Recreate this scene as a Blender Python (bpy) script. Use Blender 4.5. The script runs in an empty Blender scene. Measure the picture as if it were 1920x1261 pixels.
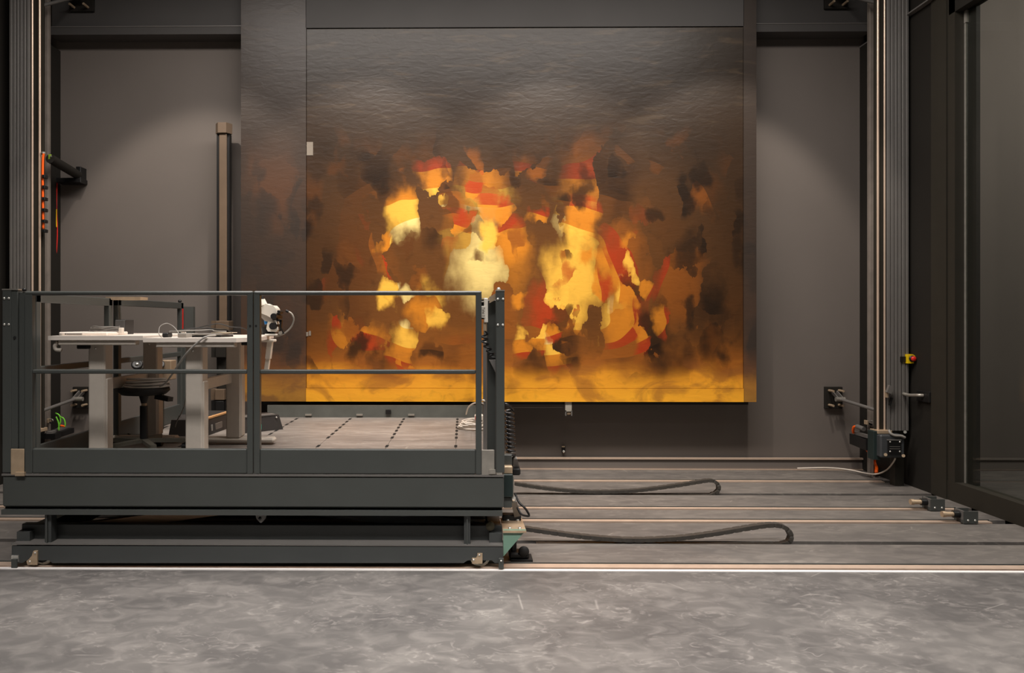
import bpy, bmesh, math, random
from mathutils import Vector, Matrix

random.seed(7)
S = bpy.context.scene
COL = S.collection
R = math.radians

# ------------------------------------------------------------------ camera
F, CX, CY, H, YAW = 1390.0, 853.5, 604.0, 1.473, 0.0111
cd = bpy.data.cameras.new('camera')
cam = bpy.data.objects.new('camera', cd)
COL.objects.link(cam)
cam.location = (0, 0, H)
cam.rotation_euler = (R(90), 0, YAW)
cd.sensor_fit = 'HORIZONTAL'
cd.sensor_width = 36
cd.lens = F / 1920 * 36
cd.shift_x = (960 - CX) / 1920
cd.shift_y = (CY - 630.5) / 1920
cd.clip_start = 0.02
S.camera = cam

# ------------------------------------------------------------------ world
w = bpy.data.worlds.new('world')
S.world = w
w.use_nodes = True
bg = w.node_tree.nodes['Background']
bg.inputs[0].default_value = (1.0, 0.97, 0.93, 1)
bg.inputs[1].default_value = 0.055

# ------------------------------------------------------------------ lamps under the hall's ceiling, plus an added front fill
def area(name, loc, tgt, sx, sy, power, col, spread=180):
    l = bpy.data.lights.new(name, 'AREA')
    l.shape = 'RECTANGLE'
    l.size, l.size_y, l.energy, l.color, l.spread = sx, sy, power, col, R(spread)
    o = bpy.data.objects.new(name, l)
    COL.objects.link(o)
    o.location = loc
    o.rotation_euler = (Vector(tgt) - Vector(loc)).to_track_quat('-Z', 'Y').to_euler()
    return o

def spot(name, loc, tgt, power, angle, blend, col, rad=0.06):
    l = bpy.data.lights.new(name, 'SPOT')
    l.energy, l.spot_size, l.spot_blend, l.color, l.shadow_soft_size = power, R(angle), blend, col, rad
    o = bpy.data.objects.new(name, l)
    COL.objects.link(o)
    o.location = loc
    o.rotation_euler = (Vector(tgt) - Vector(loc)).to_track_quat('-Z', 'Y').to_euler()
    return o

WARM = (1.0, 0.90, 0.80)
area('overhead_lamp', (0, 4.75, 5.3), (0, 5.0, 0), 5.6, 0.8, 300, (1.0, 0.94, 0.89), 165)
area('front_fill', (0.2, 1.3, 5.3), (0.2, 3.0, 0.5), 6.5, 0.9, 112, (1.0, 0.96, 0.93), 66)  # added fill for the platform's front faces, spread kept off the back wall
for i, sx in enumerate((-2.75, -1.0, 0.9, 2.65)):
    spot('spot_lamp', (sx, 5.25, 5.2), (sx * 0.92, 7.35, 1.2), 250, 58, 0.35, WARM)
area('side_hall_lamp', (6.2, 4.6, 5.0), (6.2, 7.4, 1.5), 1.5, 1.5, 85, (1.0, 0.93, 0.86))

S.view_settings.view_transform = 'Standard'
S.view_settings.look = 'None'
S.view_settings.gamma = 1
S.view_settings.exposure = 0.0
S.view_settings.use_curve_mapping = False

# ------------------------------------------------------------------ helpers
def lin(c):
    c = c / 255
    return c / 12.92 if c <= 0.04045 else ((c + 0.055) / 1.055) ** 2.4

def rgb(t):
    return (lin(t[0]), lin(t[1]), lin(t[2]), 1)

_M = {}
def mat(name, col, rough=0.5, metal=0.0, var=0.12, scale=9.0, spec=0.4, bump=0.0, bscale=200):
    """painted or metal surface with slight procedural mottling"""
    if name in _M:
        return _M[name]
    m = bpy.data.materials.new(name)
    m.use_nodes = True
    nt = m.node_tree
    b = nt.nodes['Principled BSDF']
    b.inputs['Roughness'].default_value = rough
    b.inputs['Metallic'].default_value = metal
    b.inputs['Specular IOR Level'].default_value = spec
    tc = nt.nodes.new('ShaderNodeTexCoord')
    n = nt.nodes.new('ShaderNodeTexNoise')
    n.inputs['Scale'].default_value = scale
    n.inputs['Detail'].default_value = 5
    nt.links.new(tc.outputs['Object'], n.inputs['Vector'])
    r = nt.nodes.new('ShaderNodeValToRGB')
    c = rgb(col)
    r.color_ramp.elements[0].position = 0.3
    r.color_ramp.elements[1].position = 0.7
    r.color_ramp.elements[0].color = tuple(x * (1 - var) for x in c[:3]) + (1,)
    r.color_ramp.elements[1].color = tuple(min(1, x * (1 + var)) for x in c[:3]) + (1,)
    nt.links.new(n.outputs['Fac'], r.inputs['Fac'])
    nt.links.new(r.outputs['Color'], b.inputs['Base Color'])
    if bump:
        n2 = nt.nodes.new('ShaderNodeTexNoise')
        n2.inputs['Scale'].default_value = bscale
        nt.links.new(tc.outputs['Object'], n2.inputs['Vector'])
        bp = nt.nodes.new('ShaderNodeBump')
        bp.inputs['Strength'].default_value = bump
        bp.inputs['Distance'].default_value = 0.002
        nt.links.new(n2.outputs['Fac'], bp.inputs['Height'])
        nt.links.new(bp.outputs['Normal'], b.inputs['Normal'])
    _M[name] = m
    return m

def scuffed(name, col, light, amount=0.5, rough=0.55, sc=1.0, stretch=(1, 1, 1)):
    """floor covering with cloudy wear and thin pale scratches"""
    m = bpy.data.materials.new(name)
    m.use_nodes = True
    nt = m.node_tree
    b = nt.nodes['Principled BSDF']
    b.inputs['Roughness'].default_value = rough
    b.inputs['Specular IOR Level'].default_value = 0.35
    L = nt.links.new
    tc = nt.nodes.new('ShaderNodeTexCoord')
    mp = nt.nodes.new('ShaderNodeMapping')
    mp.inputs['Scale'].default_value = stretch
    L(tc.outputs['Object'], mp.inputs['Vector'])

    def noise(scale, detail, dist=0.0, off=0.0):
        n = nt.nodes.new('ShaderNodeTexNoise')
        n.inputs['Scale'].default_value = scale * sc
        n.inputs['Detail'].default_value = detail
        n.inputs['Distortion'].default_value = dist
        a = nt.nodes.new('ShaderNodeVectorMath')
        a.operation = 'ADD'
        a.inputs[1].default_value = (off, off * 1.7, off * 0.3)
        L(mp.outputs['Vector'], a.inputs[0])
        L(a.outputs[0], n.inputs['Vector'])
        return n.outputs['Fac']

    def ramp(f, stops):
        r = nt.nodes.new('ShaderNodeValToRGB')
        e = r.color_ramp.elements
        while len(e) < len(stops):
            e.new(0.5)
        for k, (p, v) in enumerate(stops):
            e[k].position = p
            e[k].color = (v, v, v, 1)
        L(f, r.inputs['Fac'])
        return r.outputs['Color']

    def math_(op, a, c):
        n = nt.nodes.new('ShaderNodeMath')
        n.operation = op
        for k, v in enumerate((a, c)):
            if isinstance(v, float):
                n.inputs[k].default_value = v
            else:
                L(v, n.inputs[k])
        return n.outputs[0]

    cloud = ramp(noise(1.3, 10, 0.6), [(0.38, 0.0), (0.72, 0.34)])
    mid = ramp(noise(6.0, 8, 0.9, 5.0), [(0.42, 0.0), (0.72, 0.40)])
    smear = math_('MULTIPLY', ramp(noise(9.0, 5, 2.2, 3.3), [(0.54, 0.0), (0.66, 0.45)]), ramp(noise(2.6, 3, 0, 8.1), [(0.46, 0.0), (0.60, 1.0)]))
    line = math_('MULTIPLY', ramp(noise(3.1, 1, 0.9, 11.0), [(0.4955, 0.0), (0.5, 1.0), (0.5045, 0.0)]), ramp(noise(2.9, 2, 0, 21.0), [(0.60, 0.0), (0.68, 0.6)]))
    vo = nt.nodes.new('ShaderNodeTexVoronoi')
    vo.feature = 'DISTANCE_TO_EDGE'
    vo.inputs['Scale'].default_value = 1.1 * sc
    L(mp.outputs['Vector'], vo.inputs['Vector'])
    cut = math_('MULTIPLY', ramp(vo.outputs['Distance'], [(0.0, 1.0), (0.007, 0.0)]), ramp(noise(2.4, 2, 0, 41.0), [(0.58, 0.0), (0.64, 0.75)]))
    tot = math_('MULTIPLY', math_('ADD', math_('ADD', math_('ADD', cloud, mid), smear), math_('ADD', line, cut)), amount)
    mx = nt.nodes.new('ShaderNodeMix')
    mx.data_type = 'RGBA'
    mx.clamp_factor = True
    mx.inputs[6].default_value = rgb(col)
    mx.inputs[7].default_value = rgb(light)
    L(tot, mx.inputs[0])
    L(mx.outputs[2], b.inputs['Base Color'])
    _M[name] = m
    return m

ORG = {}
def org(o):
    return ORG.get(o.name, Vector((0, 0, 0))) if o is not None else Vector((0, 0, 0))

class MB:
    """collects boxes, tubes, turned shapes and prisms into one mesh"""
    def __init__(self):
        self.v, self.f, self.sm = [], [], []

    def add(self, vs, fs, smooth=False):
        n = len(self.v)
        self.v += [Vector(p) for p in vs]
        self.f += [tuple(i + n for i in f) for f in fs]
        self.sm += [smooth] * len(fs)
        return self

    def box(self, x0, x1, y0, y1, z0, z1):
        x0, x1 = sorted((x0, x1)); y0, y1 = sorted((y0, y1)); z0, z1 = sorted((z0, z1))
        return self.add([(x0, y0, z0), (x1, y0, z0), (x1, y1, z0), (x0, y1, z0), (x0, y0, z1), (x1, y0, z1), (x1, y1, z1), (x0, y1, z1)],
                        [(0, 3, 2, 1), (4, 5, 6, 7), (0, 1, 5, 4), (1, 2, 6, 5), (2, 3, 7, 6), (3, 0, 4, 7)])

    def cbox(self, x0, x1, y0, y1, z0, z1, c=0.004):
        """box with chamfered edges"""
        bm = bmesh.new()
        bmesh.ops.create_cube(bm, size=1)
        x0, x1 = sorted((x0, x1)); y0, y1 = sorted((y0, y1)); z0, z1 = sorted((z0, z1))
        for v in bm.verts:
            v.co = Vector((x0 + (v.co.x + .5) * (x1 - x0), y0 + (v.co.y + .5) * (y1 - y0), z0 + (v.co.z + .5) * (z1 - z0)))
        c = min(c, 0.45 * min(x1 - x0, y1 - y0, z1 - z0))
        bmesh.ops.bevel(bm, geom=bm.edges[:], offset=c, segments=1, affect='EDGES')
        return self.bm(bm)

    def bm(self, bm, smooth=False):
        bm.verts.index_update()
        self.add([v.co.copy() for v in bm.verts], [tuple(v.index for v in f.verts) for f in bm.faces], smooth)
        bm.free()
        return self

    def beam(self, a, b, wy, h):
        """box from a to b (centre line), wy wide along Y-ish, h high"""
        a, b = Vector(a), Vector(b)
        d = (b - a).normalized()
        side = Vector((0, 1, 0)) if abs(d.y) < 0.8 else Vector((1, 0, 0))
        up = d.cross(side).normalized()
        side = up.cross(d).normalized()
        vs = []
        for p in (a, b):
            for s, u in ((-1, -1), (1, -1), (1, 1), (-1, 1)):
                vs.append(p + side * s * wy / 2 + up * u * h / 2)
        return self.add(vs, [(0, 1, 2, 3), (7, 6, 5, 4), (0, 4, 5, 1), (1, 5, 6, 2), (2, 6, 7, 3), (3, 7, 4, 0)])

    def cyl(self, a, b, r, n=16, r2=None, smooth=True):
        a, b = Vector(a), Vector(b)
        r2 = r if r2 is None else r2
        d = (b - a).normalized()
        u = d.orthogonal().normalized()
        t = d.cross(u)
        vs = []
        for p, q in ((a, r), (b, r2)):
            for k in range(n):
                g = 2 * math.pi * k / n
                vs.append(p + (u * math.cos(g) + t * math.sin(g)) * q)
        self.add(vs, [(k, (k + 1) % n, n + (k + 1) % n, n + k) for k in range(n)], smooth)
        self.add(vs[:n], [tuple(range(n - 1, -1, -1))])
        self.add(vs[n:], [tuple(range(n))])
        return self

    def lathe(self, prof, c, axis=(0, 0, 1), n=24, smooth=True):
        c, d = Vector(c), Vector(axis).normalized()
        u = d.orthogonal().normalized()
        t = d.cross(u)
        vs, fs = [], []
        for r, z in prof:
            for k in range(n):
                g = 2 * math.pi * k / n
                vs.append(c + d * z + (u * math.cos(g) + t * math.sin(g)) * max(r, 1e-4))
        for i in range(len(prof) - 1):
            for k in range(n):
                fs.append((i * n + k, i * n + (k + 1) % n, (i + 1) * n + (k + 1) % n, (i + 1) * n + k))
        fs.append(tuple(range(n - 1, -1, -1)))
        fs.append(tuple((len(prof) - 1) * n + k for k in range(n)))
        return self.add(vs, fs, smooth)

    def tube(self, pts, r, n=8, closed=False, sub=6):
        P = [Vector(p) for p in pts]
        if sub > 1 and len(P) > 2:
            Q = []
            for i in range(len(P) - 1):
                p0 = P[max(i - 1, 0)]; p1 = P[i]; p2 = P[i + 1]; p3 = P[min(i + 2, len(P) - 1)]
                for s in range(sub):
                    t = s / sub
                    Q.append(0.5 * ((2 * p1) + (p2 - p0) * t + (2 * p0 - 5 * p1 + 4 * p2 - p3) * t * t + (3 * p1 - p0 - 3 * p2 + p3) * t ** 3))
            Q.append(P[-1])
            P = Q
        vs, fs = [], []
        u = None
        for i, p in enumerate(P):
            d = (P[min(i + 1, len(P) - 1)] - P[max(i - 1, 0)])
            d = d.normalized() if d.length > 1e-9 else Vector((0, 0, 1))
            u = d.orthogonal().normalized() if u is None else (u - d * u.dot(d)).normalized()
            t = d.cross(u)
            for k in range(n):
                g = 2 * math.pi * k / n
                vs.append(p + (u * math.cos(g) + t * math.sin(g)) * r)
        for i in range(len(P) - 1):
            for k in range(n):
                fs.append((i * n + k, i * n + (k + 1) % n, (i + 1) * n + (k + 1) % n, (i + 1) * n + k))
        fs.append(tuple(range(n - 1, -1, -1)))
        fs.append(tuple((len(P) - 1) * n + k for k in range(n)))
        return self.add(vs, fs, True)

    def prism(self, poly, axis, a0, a1):
        """polygon in the plane across AXIS, pushed from a0 to a1; poly given as (x,z) for 'y', (x,y) for 'z', (y,z) for 'x'"""
        def at(p, a):
            return {'y': (p[0], a, p[1]), 'z': (p[0], p[1], a), 'x': (a, p[0], p[1])}[axis]
        n = len(poly)
        bm = bmesh.new()
        A = [bm.verts.new(at(p, a0)) for p in poly]
        B = [bm.verts.new(at(p, a1)) for p in poly]
        bm.faces.new(A); bm.faces.new(B[::-1])
        for k in range(n):
            bm.faces.new((A[k], B[k], B[(k + 1) % n], A[(k + 1) % n]))
        bmesh.ops.recalc_face_normals(bm, faces=bm.faces[:])
        return self.bm(bm)

    def build(self, name, m, parent=None, **kw):
        o0 = org(parent)
        me = bpy.data.meshes.new(name)
        me.from_pydata([tuple(p - o0) for p in self.v], [], self.f)
        me.validate()
        for p, s in zip(me.polygons, self.sm):
            p.use_smooth = s
        bm = bmesh.new(); bm.from_mesh(me)
        bmesh.ops.recalc_face_normals(bm, faces=bm.faces[:])
        bm.to_mesh(me); bm.free()
        me.materials.append(m)
        o = bpy.data.objects.new(name, me)
        COL.objects.link(o)
        if parent is not None:
            o.parent = parent
        ORG[o.name] = o0
        for k, v in kw.items():
            o[k] = v
        return o

def thing(name, label, cat, loc, group=None):
    o = bpy.data.objects.new(name, None)
    COL.objects.link(o)
    o.empty_display_size = 0.1
    o.location = loc
    ORG[o.name] = Vector(loc)
    o['label'] = label
    o['category'] = cat
    if group:
        o['group'] = group
    return o

def one(mb, name, m, label, cat, group=None):
    """a thing that is a single mesh, its origin at the middle of its base"""
    xs = [p.x for p in mb.v]; ys = [p.y for p in mb.v]; zs = [p.z for p in mb.v]
    c = Vector(((min(xs) + max(xs)) / 2, (min(ys) + max(ys)) / 2, min(zs)))
    mb.v = [p - c for p in mb.v]
    o = mb.build(name, m)
    o.location = c
    ORG[o.name] = c
    o['label'] = label; o['category'] = cat
    if group:
        o['group'] = group
    return o

def share(src, name, parent, at):
    """another part with the mesh of SRC (built round the world origin), put at AT"""
    o = src.copy()
    COL.objects.link(o)
    o.name = name
    o.parent = parent
    o.location = Vector(at) - org(parent)
    ORG[o.name] = org(parent)
    return o

def struct(mb, name, m, parent=None):
    o = mb.build(name, m, parent)
    if parent is None:
        o['kind'] = 'structure'
    return o

def xz(px, py, Y):
    """measured point of the photograph taken at depth Y -> world X and Z"""
    u, v = (px - CX) / F, (CY - py) / F
    t = Y / (math.cos(YAW) + u * math.sin(YAW))
    return t * (-math.sin(YAW) + u * math.cos(YAW)), H + t * v

def X(px, Y): return xz(px, CY, Y)[0]
def Z(py, Y, px=CX): return xz(px, py, Y)[1]
def W(px, py, Y):
    x, z = xz(px, py, Y)
    return Vector((x, Y, z))
def RB(px0, py0, px1, py1, Y, d):
    x0, z1 = xz(px0, py0, Y); x1, z0 = xz(px1, py1, Y)
    return x0, x1, Y, Y + d, z0, z1

# ------------------------------------------------------------------ materials
M_wall = mat('wall_paint', (112, 104, 98), 0.75, 0, 0.04, 1.2, 0.25, 0.15, 140)
M_dark = mat('black_and_shade', (38, 35, 31), 0.7, 0, 0.06, 2.0, 0.2)  # for black parts, and for the shade on wall_right
M_beamw = mat('dark_wall_beam', (78, 75, 73), 0.65, 0, 0.05, 2, 0.3)
M_floor = scuffed('worn_grey_floor', (86, 83, 81), (176, 170, 163), 0.50, 0.5, 1.5, (0.8, 1.1, 1))
M_panel = scuffed('worn_floor_plate', (97, 92, 88), (172, 163, 153), 0.5, 0.5, 1.5, (0.6, 1.6, 1))
M_deck = scuffed('scuffed_deck', (118, 110, 104), (196, 186, 176), 0.6, 0.45, 1.4, (0.55, 1.5, 1))
M_groove = mat('groove_black', (16, 15, 14), 0.8, 0, 0.05)
M_rail = mat('rail_steel', (205, 180, 160), 0.35, 0.25, 0.08, 14)
M_white = mat('white_strip', (240, 234, 230), 0.4, 0, 0.03)
M_steel = mat('anthracite_steel', (72, 74, 71), 0.42, 0.0, 0.05, 4, 0.5, 0.08, 300)
M_steel2 = mat('anthracite_chassis', (66, 68, 67), 0.45, 0.0, 0.06, 3, 0.5, 0.08, 300)
M_black = mat('black_plastic', (24, 23, 23), 0.45, 0, 0.1)
M_rubber = mat('black_rubber', (30, 29, 28), 0.65, 0, 0.15, 30)
M_zinc = mat('zinc_plate', (176, 170, 160), 0.38, 0.6, 0.12, 18)
M_brass = mat('pale_bracket', (190, 166, 138), 0.45, 0.35, 0.12, 18)
M_bolt = mat('bright_bolt', (225, 222, 214), 0.25, 0.7, 0.05)
M_alu = mat('grey_profile', (116, 112, 108), 0.45, 0.2, 0.05, 6)
M_rod = mat('guide_rod_steel', (232, 206, 184), 0.35, 0.5, 0.04)
M_brown = mat('dark_brown_channel', (46, 42, 34), 0.6, 0, 0.06)
M_top = mat('white_laminate', (238, 226, 214), 0.4, 0, 0.02, 5)
M_leg = mat('greige_powder_coat', (188, 178, 166), 0.55, 0, 0.03, 30, 0.35)
M_cable = mat('grey_cable', (150, 145, 138), 0.5, 0, 0.05)
M_dcable = mat('dark_cable', (46, 43, 40), 0.5, 0, 0.1)
M_wcable = mat('white_cable', (226, 214, 200), 0.5, 0, 0.04)
M_orange = mat('orange_cable', (250, 98, 18), 0.45, 0, 0.05)
M_green = mat('green_wire', (120, 205, 60), 0.45, 0, 0.05)
M_red = mat('red_plastic', (214, 44, 36), 0.4, 0, 0.05)
M_yellow = mat('yellow_plastic', (238, 200, 20), 0.4, 0, 0.05)
M_teal = mat('teal_label', (40, 170, 145), 0.5, 0, 0.03)
M_blue = mat('blue_plastic', (60, 150, 235), 0.4, 0, 0.05)
M_micro = mat('cream_instrument', (236, 228, 214), 0.35, 0, 0.03)
M_case = mat('black_case', (52, 48, 46), 0.55, 0, 0.12, 12)
M_edge = mat('tan_board_edge', (200, 150, 100), 0.6, 0, 0.08)
M_sage = mat('green_gusset_paint', (118, 150, 132), 0.5, 0, 0.06)
M_arm = mat('brown_scissor_paint', (176, 138, 106), 0.55, 0, 0.12, 4)
M_chain = mat('drag_chain_plastic', (66, 62, 57), 0.5, 0, 0.15, 25)
M_col = mat('bronze_column', (112, 94, 77), 0.45, 0.2, 0.06)
M_paper = mat('paper_tag', (128, 118, 106), 0.7, 0, 0.03)

def glass_mat():
    m = bpy.data.materials.new('clear_pane')
    m.use_nodes = True
    nt = m.node_tree
    for n in list(nt.nodes):
        nt.nodes.remove(n)
    o = nt.nodes.new('ShaderNodeOutputMaterial')
    mx = nt.nodes.new('ShaderNodeMixShader')
    tr = nt.nodes.new('ShaderNodeBsdfTransparent')
    tr.inputs[0].default_value = (0.93, 0.95, 0.93, 1)
    gl = nt.nodes.new('ShaderNodeBsdfGlossy')
    gl.inputs['Roughness'].default_value = 0.02
    fr = nt.nodes.new('ShaderNodeLayerWeight')
    fr.inputs[0].default_value = 0.5
    pw = nt.nodes.new('ShaderNodeMath'); pw.operation = 'POWER'; pw.inputs[1].default_value = 4.0
    ma = nt.nodes.new('ShaderNodeMath'); ma.operation = 'MULTIPLY_ADD'; ma.inputs[1].default_value = 0.5; ma.inputs[2].default_value = 0.02
    nt.links.new(fr.outputs['Facing'], pw.inputs[0])
    nt.links.new(pw.outputs[0], ma.inputs[0])
    nt.links.new(ma.outputs[0], mx.inputs[0])
    nt.links.new(tr.outputs[0], mx.inputs[1])
    nt.links.new(gl.outputs[0], mx.inputs[2])
    nt.links.new(mx.outputs[0], o.inputs[0])
    return m
M_glass = glass_mat()

def paint_mat(name, grey):
    """a generic dusky abstract in oils: umber top, amber and gold glows, gold lower edge (coordinates in metres from its lower corner)"""
    m = bpy.data.materials.new(name)
    m.use_nodes = True
    nt = m.node_tree
    L = nt.links.new
    b = nt.nodes['Principled BSDF']
    b.inputs['Roughness'].default_value = 0.38
    b.inputs['Specular IOR Level'].default_value = 0.35
    tc = nt.nodes.new('ShaderNodeTexCoord')
    sp = nt.nodes.new('ShaderNodeSeparateXYZ')
    L(tc.outputs['Object'], sp.inputs[0])
    x, z = sp.outputs['X'], sp.outputs['Z']

    def mt(op, a, c=0.0, d=None):
        n = nt.nodes.new('ShaderNodeMath')
        n.operation = op
        for k, v in enumerate((a, c) if d is None else (a, c, d)):
            if isinstance(v, (int, float)):
                n.inputs[k].default_value = v
            else:
                L(v, n.inputs[k])
        return n.outputs[0]

    def noise(scale, sx, sz, detail, dist, off):
        mp = nt.nodes.new('ShaderNodeMapping')
        mp.inputs['Scale'].default_value = (sx, 1, sz)
        mp.inputs['Location'].default_value = (off, 0, off * 0.7)
        L(tc.outputs['Object'], mp.inputs['Vector'])
        n = nt.nodes.new('ShaderNodeTexNoise')
        n.inputs['Scale'].default_value = scale
        n.inputs['Detail'].default_value = detail
        n.inputs['Distortion'].default_value = dist
        L(mp.outputs['Vector'], n.inputs['Vector'])
        return n.outputs['Fac']

    def step(f, lo, hi):
        n = nt.nodes.new('ShaderNodeMapRange')
        n.interpolation_type = 'SMOOTHSTEP'
        n.inputs['From Min'].default_value = lo
        n.inputs['From Max'].default_value = hi
        L(f, n.inputs['Value'])
        return n.outputs['Result']

    def mix(f, a, c):
        n = nt.nodes.new('ShaderNodeMix')
        n.data_type = 'RGBA'
        n.clamp_factor = True
        if isinstance(f, float): n.inputs[0].default_value = f
        else: L(f, n.inputs[0])
        for k, v in ((6, a), (7, c)):
            if isinstance(v, tuple): n.inputs[k].default_value = rgb(v)
            else: L(v, n.inputs[k])
        return n.outputs[2]

    # ragged height
    zz = mt('ADD', z, mt('MULTIPLY', mt('SUBTRACT', noise(1.5, 0.8, 2.0, 6, 0.6, 2.0), 0.5), 0.5))
    r = nt.nodes.new('ShaderNodeValToRGB')
    stops = [(0.0, (250, 176, 48)), (0.055, (236, 158, 44)), (0.10, (168, 98, 34)), (0.2, (108, 66, 30)), (0.34, (84, 53, 27)),
             (0.55, (72, 48, 27)), (0.68, (58, 42, 28)), (0.85, (50, 41, 33)), (1.0, (62, 55, 48))]
    e = r.color_ramp.elements
    while len(e) < len(stops):
        e.new(0.5)
    for k, (p, c) in enumerate(stops):
        e[k].position = p
        e[k].color = rgb(c)
    L(mt('DIVIDE', zz, 3.75), r.inputs['Fac'])
    c = r.outputs['Color']
    # horizontal streaks of impasto in the dark upper part
    st = mt('MULTIPLY', step(noise(3.0, 0.8, 5.0, 8, 0.8, 5.0), 0.52, 0.75), step(z, 2.3, 2.9))
    c = mix(mt('MULTIPLY', st, 0.38), c, (104, 86, 66))
    # the band of warm light: strong in the middle of the width, fading to both sides
    bx = mt('MULTIPLY', step(x, 0.2, 1.9), mt('SUBTRACT', 1.0, step(x, 3.3, 5.1)))
    bz = mt('MULTIPLY', step(z, 0.10, 0.8), mt('SUBTRACT', 1.0, step(z, 1.5, 2.55)))
    band = mt('MULTIPLY', bx, bz)
    fine = noise(9.0, 1.0, 1.0, 7, 0.5, 3.0)
    c = mix(mt('MULTIPLY', band, 0.35), c, (128, 78, 32))

    def daubs(scale, sx, sz, off):
        # palette-knife daubs: ragged cells, each with two random numbers of its own
        mp = nt.nodes.new('ShaderNodeMapping')
        mp.inputs['Scale'].default_value = (sx, 1, sz)
        mp.inputs['Location'].default_value = (off, 0, off * 0.6)
        L(tc.outputs['Object'], mp.inputs['Vector'])
        n = nt.nodes.new('ShaderNodeTexNoise')
        n.inputs['Scale'].default_value = 4.0
        n.inputs['Detail'].default_value = 5
        L(mp.outputs['Vector'], n.inputs['Vector'])
        ad = nt.nodes.new('ShaderNodeVectorMath'); ad.operation = 'MULTIPLY_ADD'
        ad.inputs[1].default_value = (0.5, 0.0, 0.5)
        L(n.outputs['Color'], ad.inputs[0]); L(mp.outputs['Vector'], ad.inputs[2])
        v = nt.nodes.new('ShaderNodeTexVoronoi')
        v.inputs['Scale'].default_value = scale
        L(ad.outputs[0], v.inputs['Vector'])
        cs = nt.nodes.new('ShaderNodeSeparateColor')
        L(v.outputs['Color'], cs.inputs[0])
        return cs.outputs[0], cs.outputs[1], v.outputs['Distance']

    def palette(f, stops):
        r = nt.nodes.new('ShaderNodeValToRGB')
        e = r.color_ramp.elements
        while len(e) < len(stops):
            e.new(0.5)
        for k, (p, cc) in enumerate(stops):
            e[k].position = p
            e[k].color = rgb(cc)
        r.color_ramp.interpolation = 'CONSTANT'
        L(f, r.inputs['Fac'])
        return r.outputs['Color']

    warm = noise(0.9, 1.2, 0.9, 2, 0.0, 9.3)
    for (sc, sx, sz, off, thr) in ((1.5, 1.3, 0.75, 4.0, 0.2), (2.7, 1.25, 0.8, 17.0, 0.4), (5.0, 1.2, 0.85, 33.0, 0.6)):
        c1, c2, dist = daubs(sc, sx, sz, off)
        key = mt('ADD', mt('MULTIPLY', c1, 0.56), mt('MULTIPLY', mt('ADD', band, mt('MULTIPLY', warm, 0.7)), 0.37))
        col = palette(key, [(0.0, (24, 16, 10)), (0.33, (52, 33, 18)), (0.52, (96, 56, 24)), (0.64, (150, 84, 28)), (0.715, (172, 58, 24)), (0.77, (214, 132, 36)), (0.86, (248, 190, 72)), (0.95, (255, 226, 140))])
        f = mt('MULTIPLY', step(c2, thr, thr + 0.12), mt('SUBTRACT', 1.0, step(dist, 0.25, 0.75)))
        reach = mt('MULTIPLY', mt('MULTIPLY', step(z, 0.12, 0.5), mt('SUBTRACT', 1.0, step(z, 2.0, 2.75))), 0.9)
        c = mix(mt('MULTIPLY', f, reach), c, col)
    low = mt('MULTIPLY', step(noise(2.2, 0.9, 1.6, 6, 1.0, 71.0), 0.48, 0.64), mt('SUBTRACT', 1.0, step(z, 0.25, 0.6)))
    c = mix(mt('MULTIPLY', low, 0.6), c, (140, 84, 40))
    side = mt('MAXIMUM', step(x, 3.4, 4.9), mt('SUBTRACT', 1.0, step(x, 0.4, 1.5)))
    side = mt('MULTIPLY', side, mt('MULTIPLY', step(z, 0.15, 0.6), mt('SUBTRACT', 1.0, step(z, 2.4, 3.2))))
    c = mix(mt('MULTIPLY', side, 0.55), c, (40, 27, 16))
    # brushwork
    c = mix(mt('MULTIPLY', step(fine, 0.55, 0.8), 0.28), c, (30, 20, 12))
    if grey:
        c = mix(grey, c, (66, 58, 53))
    L(c, b.inputs['Base Color'])
    bp = nt.nodes.new('ShaderNodeBump')
    bp.inputs['Strength'].default_value = 0.35
    bp.inputs['Distance'].default_value = 0.006
    L(noise(14, 0.6, 1.6, 9, 0.6, 1.0), bp.inputs['Height'])
    L(bp.outputs['Normal'], b.inputs['Normal'])
    return m

M_paint = paint_mat('oil_abstract', 0.0)
M_paint_s = paint_mat('oil_abstract_side', 0.62)

# small shared meshes round the world origin (bolts point to -Y)
def proto(mb, name, m):
    o = mb.build(name, m)
    COL.objects.unlink(o)
    return o
P_bolt = proto(MB().lathe([(0.008, 0), (0.008, 0.004), (0.004, 0.007)], (0, 0, 0), (0, -1, 0), 8), 'bolt', M_bolt)
P_bolt_s = proto(MB().lathe([(0.0065, 0), (0.0065, 0.003), (0.003, 0.006)], (0, 0, 0), (0, -1, 0), 8), 'bolt', M_bolt)
P_bolt_up = proto(MB().lathe([(0.011, 0), (0.011, 0.008), (0.005, 0.011)], (0, 0, 0), (0, 0, 1), 8), 'bolt', M_bolt)
P_stud = proto(MB().cyl((0, 0, 0), (0, -0.09, 0), 0.012, 8), 'stud', M_brass)

# ================================================================== THE SETTING
floor = struct(MB().box(-5.0, 8.5, -2.5, 8.0, -0.16, -0.03), 'floor', M_groove)
bands = [(-2.5, 4.392), (4.538, 4.945), (5.015, 5.462), (5.56, 5.842), (5.925, 6.345), (6.415, 6.855), (6.945, 7.42)]
for i, (a, b_) in enumerate(bands):
    MB().box(-4.2, 4.03, a, b_, -0.03, 0.0).build('floor_panel', M_floor if i == 0 else M_panel, floor)
MB().box(4.15, 8.4, -2.5, 6.90, -0.03, 0.0).build('floor_panel', M_panel, floor)
MB().box(4.15, 8.4, 6.95, 7.42, -0.03, 0.0).build('floor_panel', M_panel, floor)

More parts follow.
